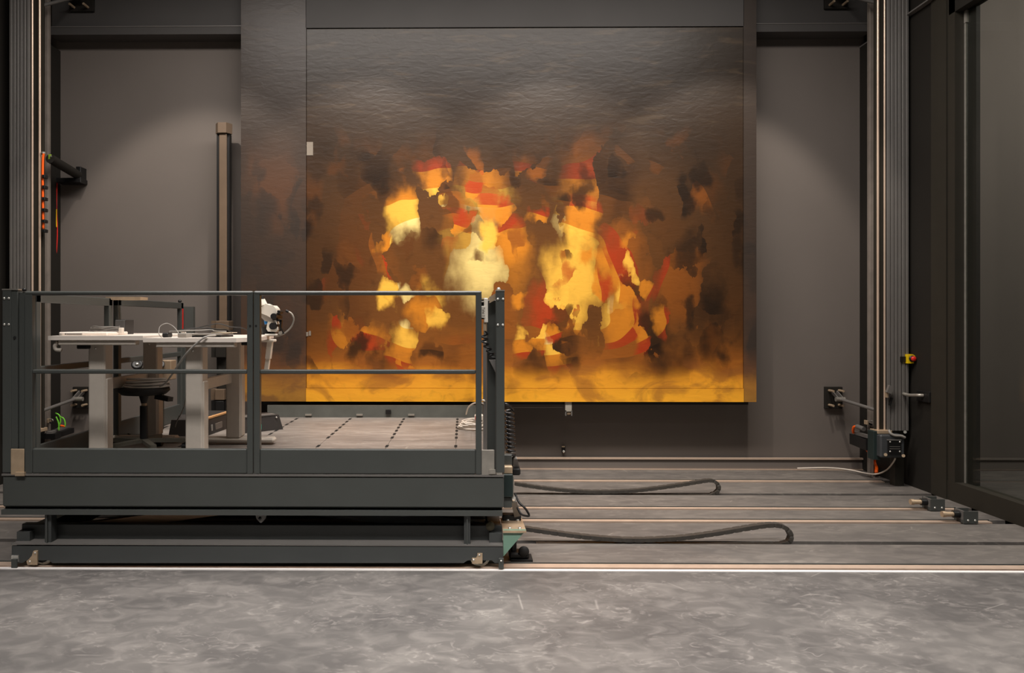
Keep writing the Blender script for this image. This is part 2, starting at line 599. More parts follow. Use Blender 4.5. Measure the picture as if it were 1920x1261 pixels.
struct(MB().box(-4.2, 4.03, 4.395, 4.425, -0.03, 0.004), 'trim_1', M_white)
wall_back = struct(MB().box(-4.6, 8.5, 7.5, 7.7, -0.1, 5.6), 'wall_back', M_wall)
bb = struct(MB().box(-4.1, 3.98, 7.44, 7.5, 0.0, 0.115), 'baseboard_back', M_wall)
MB().box(-4.1, 3.98, 7.425, 7.45, 0.105, 0.122).build('top_edge', M_rod, bb)
MB().box(-4.1, 3.98, 7.425, 7.44, 0.0, 0.010).build('bottom_edge', M_rod, bb)
bo = struct(MB().box(4.15, 8.4, 7.44, 7.5, 0.0, 0.115), 'baseboard_outer', M_wall)
MB().box(4.15, 8.4, 7.425, 7.45, 0.105, 0.122).build('top_edge', M_alu, bo)
struct(MB().box(4.15, 8.4, 6.90, 6.95, -0.03, 0.012), 'trim_2', M_alu)
wall_left = struct(MB().box(-4.45, -4.24, -2.5, 7.5, -0.03, 5.6), 'wall_left', M_dark)
MB().box(-4.24, -4.10, 7.0, 7.5, 0.0, 4.23).build('side_panel', M_dark, wall_left)
wall_right = struct(MB().box(4.03, 4.15, 6.30, 7.5, -0.03, 4.23), 'wall_right', M_dark)  # shade of the grazing light is put into this wall's colour
MB().box(3.985, 4.03, 6.9, 7.5, 0.0, 4.23).build('side_panel', M_dark, wall_right)
MB().box(3.98, 4.15, 6.32, 7.5, 4.23, 4.242).build('top_edge', M_alu, wall_right)  # pale strip puts the light along the wall's top into colour
MB().box(4.03, 4.15, 6.32, 7.5, 4.242, 5.6).build('upper_panel', M_dark, wall_right)
struct(MB().box(-4.6, 8.5, -0.2, 7.7, 5.6, 5.7), 'ceiling', M_dark)

# framed glass side of the chamber
win = struct(MB().box(4.03, 4.15, -2.5, 6.38, 0.0, 0.16), 'window_1', M_brown)
MB().box(4.03, 4.15, -2.5, 6.20, 4.02, 4.5).build('lintel', M_dark, win)
MB().box(4.02, 4.15, 6.22, 6.42, 0.0, 5.6).build('post', M_brown, win)
MB().box(4.03, 4.15, 6.125, 6.215, 0.16, 5.6).build('post', M_brown, win)
MB().box(4.105, 4.115, 6.10, 6.124, 0.16, 4.02).build('pane_seal', M_zinc, win)
MB().box(4.118, 4.15, 6.0, 6.10, 0.16, 4.02).build('post', M_dark, win)
MB().box(4.104, 4.116, -2.0, 6.10, 0.16, 4.02).build('pane', M_glass, win)
MB().box(4.10, 4.125, 6.09, 6.12, 3.92, 4.02).build('corner_bracket', M_zinc, win)

fw = struct(MB().box(-4.24, 4.15, -0.14, -0.08, -0.03, 0.08), 'window_2', M_brown)
MB().box(-4.24, 4.15, -0.12, -0.105, 0.08, 5.5).build('pane', M_glass, fw)
MB().box(-4.24, 4.15, -0.14, -0.08, 5.5, 5.6).build('lintel', M_brown, fw)

# ledge beam above the wall, painted over the full width behind the picture
tb = struct(MB().box(-4.1, 3.985, 7.30, 7.5, 4.32, 4.40), 'trim_3', M_beamw)
MB().box(-4.1, 3.985, 7.34, 7.5, 4.40, 5.0).build('upper_panel', M_beamw, tb)
MB().box(-4.1, 3.985, 7.295, 7.31, 4.394, 4.402).build('top_edge', M_alu, tb)

# ================================================================== PICTURE ON ITS CARRIER
PY = 7.22
px0, pz0 = xz(452, 752, PY)
px1, pz1 = xz(1418, 8, PY)
pic = thing('painting', 'huge dark and gold oil painting mounted on a carrier before the wall', 'painting', (px0, PY, pz0))
cx0, cz1 = xz(575, 55, PY); cx1, cz0 = xz(1393, 728, PY)
MB().cbox(cx0, cx1, PY - 0.012, PY + 0.03, cz0, cz1, 0.004).build('canvas', M_paint, pic)
MB().box(px0, px1, PY + 0.03, PY + 0.07, pz0, pz1 + 0.25).build('carrier_board', M_dark, pic)
MB().box(px0, cx0 - 0.004, PY - 0.004, PY + 0.03, pz0, pz1 + 0.25).build('side_strip', M_paint_s, pic)
MB().box(cx1 + 0.004, px1, PY - 0.004, PY + 0.03, pz0, pz1 + 0.25).build('side_strip', M_paint_s, pic)
MB().box(cx0 - 0.004, cx1 + 0.004, PY - 0.011, PY + 0.03, pz0, cz0).build('bottom_strip', M_paint, pic)
MB().box(cx0 - 0.008, cx1 + 0.008, PY - 0.004, PY + 0.03, cz1 + 0.012, pz1 + 0.25).build('top_strip', M_beamw, pic)
MB().box(px0 + 0.05, px1 - 0.05, PY + 0.07, PY + 0.11, pz0 - 0.035, pz0 + 0.08).build('carrier_rail', M_black, pic)
rb = MB().box(*RB(1060, 750, 1072, 771, 7.225, 0.05)).build('support_bracket', mat('support_grey', (164, 158, 146), 0.5), pic)
for q in (1060, 1071):
    MB().box(*RB(q, 769, q + 2, 779, 7.225, 0.05)).build('fork_tine', M_alu, rb)
MB().cyl(W(1063, 774, 7.25), W(1070, 774, 7.25), 0.016, 12).build('roller', M_brass, rb)
MB().cyl(W(950, 763, 7.27), W(1056, 763, 7.27), 0.006, 8).build('tie_rod', M_alu, pic)
for k in range(2):
    y0 = 7.5
    MB().beam((px0 + 0.9 + k * 3.2, 7.28, 2.6), (px0 + 0.9 + k * 3.2, 7.52, 2.6), 0.10, 0.14).build('wall_bracket', M_dark, pic)
one(MB().box(*RB(575, 266, 587, 291, PY - 0.016, 0.003)), 'paper_tag', M_paper, 'small pale paper tag stuck near the upper edge of the painted canvas', 'tag')
one(MB().box(*RB(574, 622, 578, 630, PY - 0.016, 0.003)), 'paper_tag', M_paper, 'tiny pale tag low on the canvas above a blurred brown patch', 'tag')
one(MB().box(*RB(579, 620, 583, 629, PY - 0.016, 0.003)), 'paper_tag', M_paper, 'tiny pale tag low on the canvas, second of the close pair', 'tag')

# ================================================================== FLOOR RAILS
for Yc, hw, lab in ((4.482, 0.034, 'bright steel floor rail just behind the white edge strip'),
                    (5.51, 0.028, 'steel floor rail under the near drag chain loop and near buffer stop'),
                    (5.885, 0.024, 'steel floor rail carrying the farther buffer stop'),
                    (6.90, 0.030, 'steel floor rail closest to the wall behind the far drag chain')):
    t = thing('floor_rail', lab, 'rail', (-0.1, Yc, -0.03), 'rails let into the floor')
    MB().box(-4.15, 3.88 if Yc > 5 else 4.0, Yc - hw, Yc + hw, -0.03, 0.006).build('rail_head', M_rail, t)
    MB().box(-4.15, 3.9 if Yc > 5 else 4.0, Yc + hw + 0.006, Yc + hw + 0.014, -0.03, 0.010).build('side_flange', M_steel, t)

def buffer_stop(pxc, Y, lab):
    xl, z1 = xz(pxc - 13, 0, Y)[0], 0.0
    w_ = 26 / F * Y
    h = 0.095
    t = thing('buffer_stop', lab, 'buffer', (xl + w_ / 2, Y, 0.006), 'buffer stops on the rails')
    MB().box(xl, xl + w_, Y - 0.055, Y - 0.047, 0.006, h).build('front_plate', M_steel, t)
    MB().box(xl, xl + w_, Y + 0.047, Y + 0.055, 0.006, h).build('rear_plate', M_steel, t)
    MB().box(xl, xl + w_, Y - 0.047, Y + 0.047, 0.006, 0.03).build('base_plate', M_steel, t)
    MB().box(xl, xl + 0.012, Y - 0.047, Y + 0.047, 0.03, h).build('end_plate', M_alu, t)
    MB().cyl((xl, Y, 0.062), (xl - 0.045, Y, 0.062), 0.026, 14).build('collar', M_black, t)
    MB().cyl((xl - 0.04, Y, 0.062), (xl - 0.105, Y, 0.062), 0.018, 14).build('plunger', M_brass, t)
    MB().cyl((xl - 0.10, Y, 0.062), (xl - 0.125, Y, 0.062), 0.022, 14).build('plunger_cap', M_brass, t)
    for dx in (0.28, 0.78):
        share(P_bolt, 'bolt', t, (xl + w_ * dx, Y - 0.055, 0.03))
buffer_stop(1750, 5.87, 'steel buffer stop with spring plunger on the rail farther from the visitors')
buffer_stop(1811, 5.50, 'steel buffer stop with spring plunger on the rail nearer the visitors')

# ================================================================== LIFTING PLATFORM
FY = 4.43
xL, xR = X(4, FY), X(945, FY)
zD = 0.565                                   # deck height
DB = 7.10                                    # back of the deck
plat = thing('lift_platform', 'dark grey wheeled scissor lift platform with guard rails below the painting', 'platform', ((xL + xR) / 2, FY + 1.2, 0))

# deck plates (front one narrow, the big ones behind it) with slits
zf0, zf1 = Z(952, FY), Z(893, FY)
MB().cbox(xL, xR, FY, FY + 0.05, zf0, zf1, 0.008).build('front_beam', M_steel, plat)
MB().box(xL, xR, FY - 0.006, FY + 0.06, zf1, zf1 + 0.012).build('beam_cap', M_alu, plat)
MB().box(xL, xR - 0.01, FY + 0.03, FY + 0.10, Z(966, FY), Z(953, FY)).build('beam_gap', M_groove, plat)
MB().box(xL, xR - 0.01, FY - 0.01, FY + 0.05, Z(966, FY), Z(957, FY)).build('lower_flange', M_steel, plat)
MB().box(xL, xL + 0.05, FY + 0.05, DB, zf0, zf1).build('side_beam', M_steel, plat)
MB().box(xR - 0.05, xR, FY + 0.05, DB, zf0, zf1).build('side_beam', M_steel, plat)
MB().box(xL, xR, DB - 0.05, DB, zf0, zf1).build('rear_beam', M_steel, plat)
ySeam = 5.70
slit_y = [(7.0 - 0.185 * k, 7.0 - 0.185 * k - 0.10) for k in range(7)] + [(5.50, 5.37)]
slit_x = [xL + 0.30 + 0.505 * k for k in range(7)]
xs_last = X(855, 5.6) 
slit_x = [xs_last - 0.505 * k for k in range(5, -1, -1)]
edges = [xL + 0.05] + slit_x + [xR - 0.05]
for a, b_ in zip(edges[:-1], edges[1:]):
    MB().box(a + 0.0015, b_ - 0.0015, FY + 0.06, ySeam - 0.003, zD - 0.02, zD).build('deck_plate', M_deck, plat)
    MB().box(a + 0.0015, b_ - 0.0015, ySeam + 0.003, DB - 0.03, zD - 0.02, zD).build('deck_plate', M_deck, plat)
MB().box(xL + 0.05, xR - 0.05, FY + 0.05, DB - 0.05, zf0 + 0.06, zD - 0.02).build('deck_frame', M_groove, plat)
P_slit = None
for sx in slit_x:
    for (a, b_) in slit_y:
        if P_slit is None:
            P_slit = proto(MB().box(-0.011, 0.011, -0.05, 0.05, 0, 0.0012), 'deck_slit', M_groove)
        share(P_slit, 'deck_slit', plat, (sx, (a + b_) / 2, zD))

# toe board at the rear edge
tr = MB().box(xL + 0.9, xR - 0.06, DB - 0.03, DB - 0.01, zD, Z(759, DB)).build('rear_toe_board', mat('grey_toe_board', (92, 93, 88), 0.5), plat)
for q in (572, 668, 765):
    MB().box(*RB(q, 776, q + 12, 779, DB - 0.05, 0.02)).build('toe_clip', M_zinc, tr)
MB().box(*RB(723, 768, 733, 776, DB - 0.045, 0.01)).build('latch', M_black, tr)

# two front gates
def gate(a0, a1, b0, b1, lab):
    """stiles between pixel columns a0-a1 and b0-b1"""
    x0, x1, x2, x3 = X(a0, FY), X(a1, FY), X(b0, FY), X(b1, FY)
    g = MB().cbox(x0, x1, FY, FY + 0.04, Z(889, FY), Z(546, FY), 0.003).build('gate', M_steel, plat, label=lab)
    MB().cbox(x2, x3, FY, FY + 0.04, Z(889, FY), Z(546, FY), 0.003).build('stile', M_steel, g)
    MB().cbox(x0, x3, FY - 0.002, FY + 0.045, Z(553, FY), Z(545, FY), 0.008).build('top_rail', M_steel, g)
    MB().cbox(x1, x2, FY, FY + 0.04, Z(701, FY), Z(693, FY), 0.006).build('mid_rail', M_steel, g)
    MB().cbox(x1, x2, FY, FY + 0.03, Z(889, FY), Z(842, FY), 0.006).build('toe_board', M_steel, g)
    return g
g1 = gate(46, 60, 463, 474, 'wide dark steel gate in front of the desks')
g2 = gate(475.5, 487, 892, 903, 'dark steel gate in front of the bare deck')
for q, g in ((469, g1), (480, g2)):
    MB().cyl(W(q, 610.5, FY - 0.001), W(q, 610.5, FY - 0.003), 0.006, 10).build('screw_hole', M_groove, g)
for q in (291, 299, 303):
    pass

# corner posts
def post(name, q0, y0, q1, y1, Y, d, m=M_steel):
    return MB().cbox(*RB(q0, y0, q1, y1, Y, d), 0.003).build(name, m, plat)
rp = post('corner_post', 930, 545, 946, 886, FY, 0.07)
for q, yv in ((933.5, 560.5), (943, 560.5), (933.3, 609), (942.7, 609)):
    p = W(q, yv, FY)
    share(P_bolt, 'bolt', rp, p)
MB().box(*RB(929.5, 543, 946.5, 545.5, FY - 0.003, 0.076)).build('post_cap', M_zinc, rp)
MB().lathe([(0.012, 0), (0.012, 0.008), (0.006, 0.014)], W(935, 543, FY + 0.03), (0, 0, 1), 10).build('cap_knob', M_bolt, rp)
post('inner_post', 913, 562, 930, 886, FY + 0.13, 0.06)
post('inner_post', 906, 640, 912.5, 846, 5.0, 0.05, M_alu)
MB().prism([xz(917, 557, FY + .08), xz(930, 549, FY + .08), xz(930, 561, FY + .08), xz(918, 568, FY + .08)], 'y', FY + 0.06, FY + 0.12).build('corner_bracket', M_brass, plat)
MB().prism([xz(917, 674, FY + .1), xz(930, 674, FY + .1), xz(930, 700, FY + .1)], 'y', FY + 0.05, FY + 0.12).build('corner_gusset', M_alu, plat)
hp = MB().cbox(*RB(903, 843, 927, 892, FY - 0.004, 0.006), 0.002).build('hinge_plate', M_zinc, plat)
MB().box(*RB(917, 880, 929, 888, FY - 0.012, 0.012)).build('foot_clip', M_zinc, hp)
MB().box(*RB(931, 886, 942, 890, FY - 0.006, 0.01)).build('weld_strip', M_zinc, plat)
lp = post('corner_post', 4, 542, 20.5, 886, FY, 0.07)
for q, yv in ((8.2, 559), (16.6, 559), (8.2, 608), (16.6, 608)):
    share(P_bolt, 'bolt', lp, W(q, yv, FY))
MB().box(*RB(3.5, 541, 33, 543.5, FY - 0.003, 0.07)).build('post_cap', M_zinc, lp)
MB().cyl(W(27.5, 632.5, FY + 0.003), W(27.5, 632.5, FY + 0.0), 0.009, 10).build('lock_hole', M_groove, lp)
post('inner_post', 20.5, 543, 33, 886, FY + 0.004, 0.05)
post('inner_post', 33, 547, 46, 886, FY + 0.02, 0.05)
MB().lathe([(0.004, 0), (0.012, 0.004), (0.012, 0.014), (0.005, 0.02)], W(45.5, 546, FY + 0.02), (0, 0, 1), 12).build('black_knob', M_black, plat)
lpb = MB().cbox(*RB(20, 841, 45, 890, FY - 0.008, 0.006), 0.002).build('hinge_plate', M_brass, plat)
MB().box(*RB(28, 885, 45, 892, FY - 0.02, 0.02)).build('foot_clip', M_brass, lpb)

# side guards running back along both ends of the deck
def side_guard(xg, spans, mats=M_steel):
    for (ya, yb) in spans:
        h = 1.651 if ya < 5 else 1.655
        fr = MB().cbox(xg - 0.02, xg + 0.02, yb - 0.055, yb - 0.005, zD, h, 0.003).build('side_guard', mats, plat)
        MB().cbox(xg - 0.02, xg + 0.02, ya + 0.03, ya + 0.08, zD, h, 0.003).build('stile', mats, fr)
        MB().cbox(xg - 0.02, xg + 0.02, ya + 0.03, yb, h - 0.055, h, 0.003).build('top_rail', mats, fr)
        MB().cbox(xg - 0.015, xg + 0.015, ya + 0.05, yb - 0.03, 1.16, 1.20, 0.003).build('mid_rail', mats, fr)
        MB().cbox(xg - 0.012, xg + 0.012, ya + 0.05, yb - 0.03, zD + 0.005, 0.715, 0.003).build('toe_board', mats, fr)
    return fr
xg = -2.635
side_guard(xg, [(FY + 0.05, 5.50)])
fr = side_guard(xg, [(5.56, 6.90)])
p = (xg, 6.86, 1.655)
MB().lathe([(0.004, 0), (0.016, 0.006), (0.016, 0.02), (0.006, 0.028)], p, (0, 0, 1), 12).build('black_knob', M_black, fr)
MB().box(xg + 0.021, xg + 0.024, 6.865, 6.885, 1.30, 1.60).build('red_strap', M_red, fr)
MB().box(xg + 0.0, xg + 0.11, 6.90, 6.95, zD, 1.62).build('rear_post', M_steel, plat)
side_guard(X(934, FY) , [(5.0, 6.9)])
MB().box(xg - 0.02, xg + 0.24, 5.47, 5.60, 1.64, 1.662).build('hinge_cover', M_brass, plat)

# scissor arms between deck and chassis
for k, Y0 in enumerate((4.78, 6.55)):
    MB().beam((-2.72, Y0 - 0.16, 0.143), (-1.10, Y0 - 0.16, 0.362), 0.05, 0.062).build('scissor_arm', M_arm, plat)
    MB().beam((X(930, 4.8), Y0 + 0.07, 0.12), (X(320, 4.8), Y0 + 0.07, 0.365), 0.05, 0.085).build('scissor_arm', M_steel2, plat)
MB().box(xL + 0.06, xR - 0.05, 5.3, 5.34, 0.12, zf0).build('undercarriage_panel', M_groove, plat)

# chassis with wheels
qL, qR = X(22, FY), X(943, FY)
chp = [(22, 1023), (943, 1023), (943, 1055), (928, 1055), (922, 1050), (877, 1050), (869, 1055), (98, 1055), (92, 1050), (50, 1050), (42, 1055), (22, 1055)]
ch = MB().prism([xz(a_, b2, FY) for a_, b2 in chp], 'y', FY, FY + 0.012).build('chassis', M_steel2, plat)
MB().box(qL, qR, FY - 0.004, FY + 0.12, Z(1023, FY), Z(1021, FY)).build('ledge', M_alu, ch)
MB().cbox(qL, qR, FY + 0.10, FY + 0.15, Z(1022, FY), Z(993, FY), 0.003).build('upper_beam', M_steel2, ch)
MB().box(qL, qL + 0.08, FY + 0.05, 6.85, 0.07, 0.2).build('side_beam', M_steel2, ch)
MB().box(qR - 0.08, qR, FY + 0.05, 6.85, 0.07, 0.2).build('side_beam', M_steel2, ch)
MB().box(qL, qR, 6.80, 6.86, 0.04, 0.2).build('rear_beam', M_steel2, ch)
for q in (86, 876):
    MB().cbox(X(q - 6, FY), X(q + 6, FY), FY + 0.02, FY + 0.09, Z(1023, FY), Z(966, FY), 0.003).build('guide_post', M_steel2, ch)
    MB().box(X(q - 1, FY), X(q + 1, FY), FY + 0.005, FY + 0.02, Z(1023, FY), Z(966, FY)).build('guide_fin', M_steel, ch)
# lifting eye under the flange, in the middle
MB().prism([xz(477, 966, FY), xz(498, 966, FY), xz(496, 974, FY), xz(489, 981, FY), xz(486, 981, FY), xz(479, 974, FY)], 'y', FY + 0.02, FY + 0.035).build('lifting_eye', M_alu, plat)
MB().lathe([(0.009, 0), (0.009, 0.006)], W(487.5, 971, FY + 0.02), (0, -1, 0), 12).build('eye_bolt', M_black, plat)
# front wheels standing on the rail
for (q, flip) in ((75, 1), (899, -1)):
    r = 0.062
    wx = X(q + 1, FY)
    wc = Vector((wx, 4.485, r + 0.006))
    wh = MB().lathe([(r - 0.012, -0.035), (r, -0.028), (r, 0.028), (r - 0.012, 0.035)], wc, (0, -1, 0), 28).build('wheel', mat('wheel_grey', (176, 170, 156), 0.5), plat)
    MB().lathe([(r * 0.7, 0), (r * 0.7, 0.006)], wc - Vector((0, 0.035, 0)), (0, -1, 0), 24).build('hub', M_black, wh)
    if q < 500:
        pts = [(65, 1031), (72, 1031), (72, 1057), (54, 1057), (52, 1050), (57, 1046), (62, 1040)]
    else:
        pts = [(895, 1036), (904.5, 1036), (904.5, 1055), (885, 1055), (885, 1045), (892, 1045), (895, 1041)]
    br = MB().prism([xz(a, b_, FY) for a, b_ in pts], 'y', FY - 0.014, FY - 0.001).build('wheel_bracket', M_brass, plat)
    for a, b_ in (((66, 1036), (56, 1052)) if q < 500 else ((899, 1040), (888, 1049))):
        share(P_bolt_s, 'bolt', br, W(a, b_, FY - 0.014))
for q0, q1 in ((103, 147), (820, 862)):
    MB().box(X(q0, FY), X(q1, FY), FY + 0.06, FY + 0.1, Z(1060, FY), Z(1057.5, FY)).build('wheel_skid', M_alu, plat)
MB().lathe([(0.018, 0.004), (0.020, 0.0), (0.026, 0.0), (0.026, 0.03)], W(919, 984, FY + 0.09), (0, -1, 0), 20).build('guide_roller', mat('olive_roller', (104, 97, 76), 0.5), plat)
# scrapers beside the wheels that reach the white strip
s = MB().box(*RB(21, 1041, 34, 1053, FY - 0.012, 0.01)).build('scraper_plate', M_bolt, plat)
MB().box(*RB(21, 1048, 31, 1068, FY - 0.026, 0.012)).build('scraper_blade', M_steel, s)
s = MB().box(*RB(935, 1047, 944.5, 1066, FY - 0.024, 0.02)).build('scraper_blade', M_steel, plat)
share(P_bolt_s, 'bolt', s, W(939.5, 1051, FY - 0.024))

# fittings on the free end: gussets with pads, handles, chain guard
gs = MB().prism([xz(944, 995, FY), xz(987, 995, FY), xz(944, 1045, FY)], 'y', FY + 0.02, FY + 0.04).build('end_gusset', M_sage, plat)
gp = MB().add([W(943, 995, FY + 0.01), W(987, 995, FY + 0.01), W(987, 995, FY + 0.01) + Vector((-0.005, 0.30, 0)), W(943, 995, FY + 0.01) + Vector((0, 0.30, 0)),
               W(943, 995, FY + 0.01) - Vector((0, 0, .012)), W(987, 995, FY + 0.01) - Vector((0, 0, .012)), W(987, 995, FY + 0.01) + Vector((-0.005, 0.30, -.012)), W(943, 995, FY + 0.01) + Vector((0, 0.30, -.012))],
              [(0, 1, 2, 3), (4, 7, 6, 5), (0, 4, 5, 1), (1, 5, 6, 2), (2, 6, 7, 3), (3, 7, 4, 0)]).build('top_plate', M_brass, gs)
zt = Z(995, FY + 0.01)
for q, dy in ((957, 0.06), (976, 0.06), (957, 0.24), (976, 0.24)):
    share(P_bolt_up, 'bolt', gs, (X(q, FY), FY + dy, zt))
MB().cbox(X(942, FY + .25), X(977, FY + .25), FY + 0.24, FY + 0.31, zt, zt + 0.036, 0.004).build('buffer_pad', M_rubber, gs)
hd = MB().beam(W(963, 937, FY + .2), W(970, 970, FY + .27), 0.04, 0.036).build('lift_handle', M_alu, plat)
MB().cyl(W(962.5, 936, FY + .2), W(962, 933, FY + .195), 0.018, 10).build('handle_tip', M_bolt, hd)
hd = MB().beam(W(963.5, 857, FY + .3), W(970, 880, FY + .36), 0.04, 0.034).build('lift_handle', M_alu, plat)
MB().cyl(W(963, 857, FY + .3), W(962.5, 854, FY + .295), 0.018, 10).build('handle_tip', M_bolt, hd)
MB().cbox(*RB(960, 878, 976, 891, FY + 0.3, 0.1), 0.008).build('buffer_pad', M_rubber, plat)
MB().cbox(*RB(944, 852, 960, 873, FY + 0.15, 0.12), 0.004).build('end_block', M_steel, plat)
MB().cbox(*RB(945, 874, 961, 888, FY + 0.10, 0.2), 0.004).build('end_block', M_brass, plat)
MB().cbox(*RB(944, 889, 962, 932, FY + 0.08, 0.25), 0.004).build('chain_guard', mat('dark_teal_paint', (34, 46, 44), 0.5), plat)
MB().cbox(*RB(944, 932, 960, 952, FY + 0.1, 0.2), 0.004).build('end_block', M_steel, plat)
mb = MB()
for k in range(16):
    p_ = W(962.5 - 0.02 * k * k / 4, 893 + k * 2.5, FY + 0.2)
    mb.cyl(p_ + Vector((0, -0.012, 0)), p_ + Vector((0, 0.012, 0)), 0.0045, 6)
mb.build('roller_chain', M_zinc, plat, kind='stuff')

# levelling foot on the floor beside the chassis
ft = thing('levelling_foot', 'black levelling foot on the floor beside the platform end gusset', 'foot', tuple(W(973, 1050, 4.60)[:2]) + (0,))
fb = tuple(W(972, 1050, 4.62)[:2])
MB().cbox(fb[0] - 0.06, fb[0] + 0.065, 4.58, 4.68, 0.012, 0.05, 0.01).build('foot_block', M_black, ft)
MB().cyl((fb[0] - 0.03, 4.63, 0.05), (fb[0] - 0.03, 4.63, 0.16), 0.02, 12).build('spindle', M_black, ft)
MB().lathe([(0.028, 0), (0.034, 0.01), (0.028, 0.02)], (fb[0] + 0.03, 4.59, 0.06), (0, -1, 0), 14).build('foot_roller', M_rubber, ft)
MB().box(fb[0] - 0.05, fb[0] + 0.085, 4.565, 4.69, 0.0, 0.012).build('base_plate', M_rubber, ft)

# coiled air hose hanging at the free end
mb = MB()
pts = []
ctop, cbot = W(954, 768, 4.66), W(958, 853, 4.66)
for k in range(11 * 14 + 1):
    t = k / (11 * 14)
    a = 2 * math.pi * 11 * t
    c = ctop.lerp(cbot, t)
    pts.append(c + Vector((math.cos(a) * 0.026, math.sin(a) * 0.026, 0)))
pts = [W(947, 757, 4.60), W(953, 759, 4.62), W(959, 764, 4.65)] + pts + [W(962, 858, 4.68), W(958, 880, 4.70)]
one(mb.tube(pts, 0.0085, 8, sub=1), 'coiled_hose', mat('glossy_black_hose', (46, 43, 42), 0.22, 0.2, 0.05, 9, 0.8), 'black coiled hose hanging on the platform end below the painting edge', 'hose')
# looped cables at its foot
one(MB().tube([W(966, 925, 4.70), W(973, 941, 4.66), W(985, 953, 4.64), W(992, 966, 4.64), W(984, 966, 4.62), W(976, 962, 4.62), W(970, 950, 4.64), W(963, 930, 4.68)], 0.007, 7),
    'cable_loop', M_black, 'black cable loop sticking out beyond the platform end handle', 'cable')

# control box with writing, on the inside of the free corner post
cb = thing('control_box', 'white control box reading Tafel 2 between the gate and the corner post', 'control box', tuple(W(908, 604, FY + 0.07)))
MB().cbox(*RB(907.5, 558.5, 915, 604.5, FY + 0.07, 0.05), 0.003).build('housing', M_micro, cb)
MB().box(*RB(902.5, 558.5, 908, 560, FY + 0.07, 0.03)).box(*RB(902.5, 563.5, 908, 566, FY + 0.07, 0.03)).build('connector', M_wcable, cb)
MB().cbox(*RB(902.5, 561, 908, 598, FY + 0.085, 0.03), 0.002).build('rear_body', M_black, cb)
MB().cbox(*RB(902.5, 573.5, 910, 595.5, FY + 0.064, 0.012), 0.001).build('label_plate', M_micro, cb)
tcv = bpy.data.curves.new('lettering', 'FONT')
tcv.body = 'Tafel 2'
tcv.align_x = 'CENTER'; tcv.align_y = 'CENTER'
tcv.size = 0.021
tcv.extrude = 0.0004
to = bpy.data.objects.new('lettering', tcv)
COL.objects.link(to)
dg = bpy.context.evaluated_depsgraph_get()
tme = bpy.data.meshes.new_from_object(to.evaluated_get(dg))
bpy.data.objects.remove(to)
lt = bpy.data.objects.new('lettering', tme)
COL.objects.link(lt)
tme.materials.clear(); tme.materials.append(mat('grey_ink', (110, 96, 82), 0.6))
lt.matrix_world = Matrix.Translation(W(906.5, 584.5, FY + 0.0632) - org(cb)) @ Matrix.Rotation(R(90), 4, 'X') @ Matrix.Rotation(R(-90), 4, 'Z')
lt.parent = cb
mb = MB()
mb.cyl(W(909, 605, FY + 0.09), W(909, 620, FY + 0.09), 0.011, 10)
mb.build('cable_gland', M_brass, cb)
pts = [W(909, 619, FY + 0.09)]
for k in range(41):
    t = k / 40
    c = W(909 + 17 * max(0, t - .35) / .65, 626 + 46 * t, FY + 0.09)
    a = 2 * math.pi * 5 * t
    pts.append(c + Vector((math.cos(a) * 0.017, math.sin(a) * 0.017, 0)))
MB().tube(pts, 0.006, 6, sub=2).build('coiled_cord', M_black, cb)

# ================================================================== DRAG CHAINS
def sweep(path, Y, wy, th, name, lab):
    """flat chain of plastic links along a path in the XZ plane; each link a little proud of its joints"""
    P = [Vector(p) for p in path]
    Q = []
    for i in range(len(P) - 1):
        p0 = P[max(i - 1, 0)]; p1 = P[i]; p2 = P[i + 1]; p3 = P[min(i + 2, len(P) - 1)]
        for s in range(40):
            t = s / 40
            Q.append(0.5 * ((2 * p1) + (p2 - p0) * t + (2 * p0 - 5 * p1 + 4 * p2 - p3) * t * t + (3 * p1 - p0 - 3 * p2 + p3) * t ** 3))
    Q.append(P[-1])
    out, acc = [Q[0]], 0
    for a, b_ in zip(Q[:-1], Q[1:]):
        acc += (b_ - a).length
        if acc >= 0.009:
            out.append(b_); acc = 0
    mb = MB()
    vs, fs = [], []
    for i, p in enumerate(out):
        d = (out[min(i + 1, len(out) - 1)] - out[max(i - 1, 0)]).normalized()
        nrm = Vector((-d.z, 0, d.x))
        k = 0.86 if i % 5 == 0 else 1.0
        for s, u in ((-1, -1), (1, -1), (1, 1), (-1, 1)):
            vs.append(Vector((p.x, Y, p.z)) + Vector((0, s * wy / 2 * k, 0)) + nrm * u * th / 2 * k)
    n = len(out)
    for i in range(n - 1):
        for k in range(4):
            fs.append((i * 4 + k, i * 4 + (k + 1) % 4, (i + 1) * 4 + (k + 1) % 4, (i + 1) * 4 + k))
    fs += [(3, 2, 1, 0), tuple((n - 1) * 4 + k for k in range(4))]
    mb.add(vs, fs)
    return one(mb, name, M_chain, lab, 'drag chain', 'drag chains on the floor')

def pth(px, Y):
    return [Vector((*(lambda a: (a[0], 0, a[1]))(xz(a, b_, Y)),)) for a, b_ in px]
Yc = 4.98
near = [(984, 990), (1040, 998), (1100, 1005.5), (1180, 1011), (1260, 1008.5), (1330, 1000.5), (1400, 989), (1440, 983.5), (1461, 984.5), (1475, 991), (1481.5, 1002), (1479, 1013), (1466, 1019), (1430, 1020), (1200, 1020), (1005, 1020)]
pp = pth(near, Yc)
for k in range(13, 16): pp[k].z = -0.015
for k in (3, 4): pp[k].z = max(pp[k].z, 0.013)
sweep(pp, Yc, 0.05, 0.027, 'drag_chain', 'longer drag chain looping over the floor next to the green gusset')
Yf = 6.38
far = [(965, 906), (1010, 913), (1060, 918.5), (1120, 921.5), (1190, 919), (1260, 910.5), (1310, 902.5), (1330, 900), (1341, 903), (1347, 911), (1345, 919.5), (1336, 925.5), (1310, 927), (1150, 927), (970, 927)]
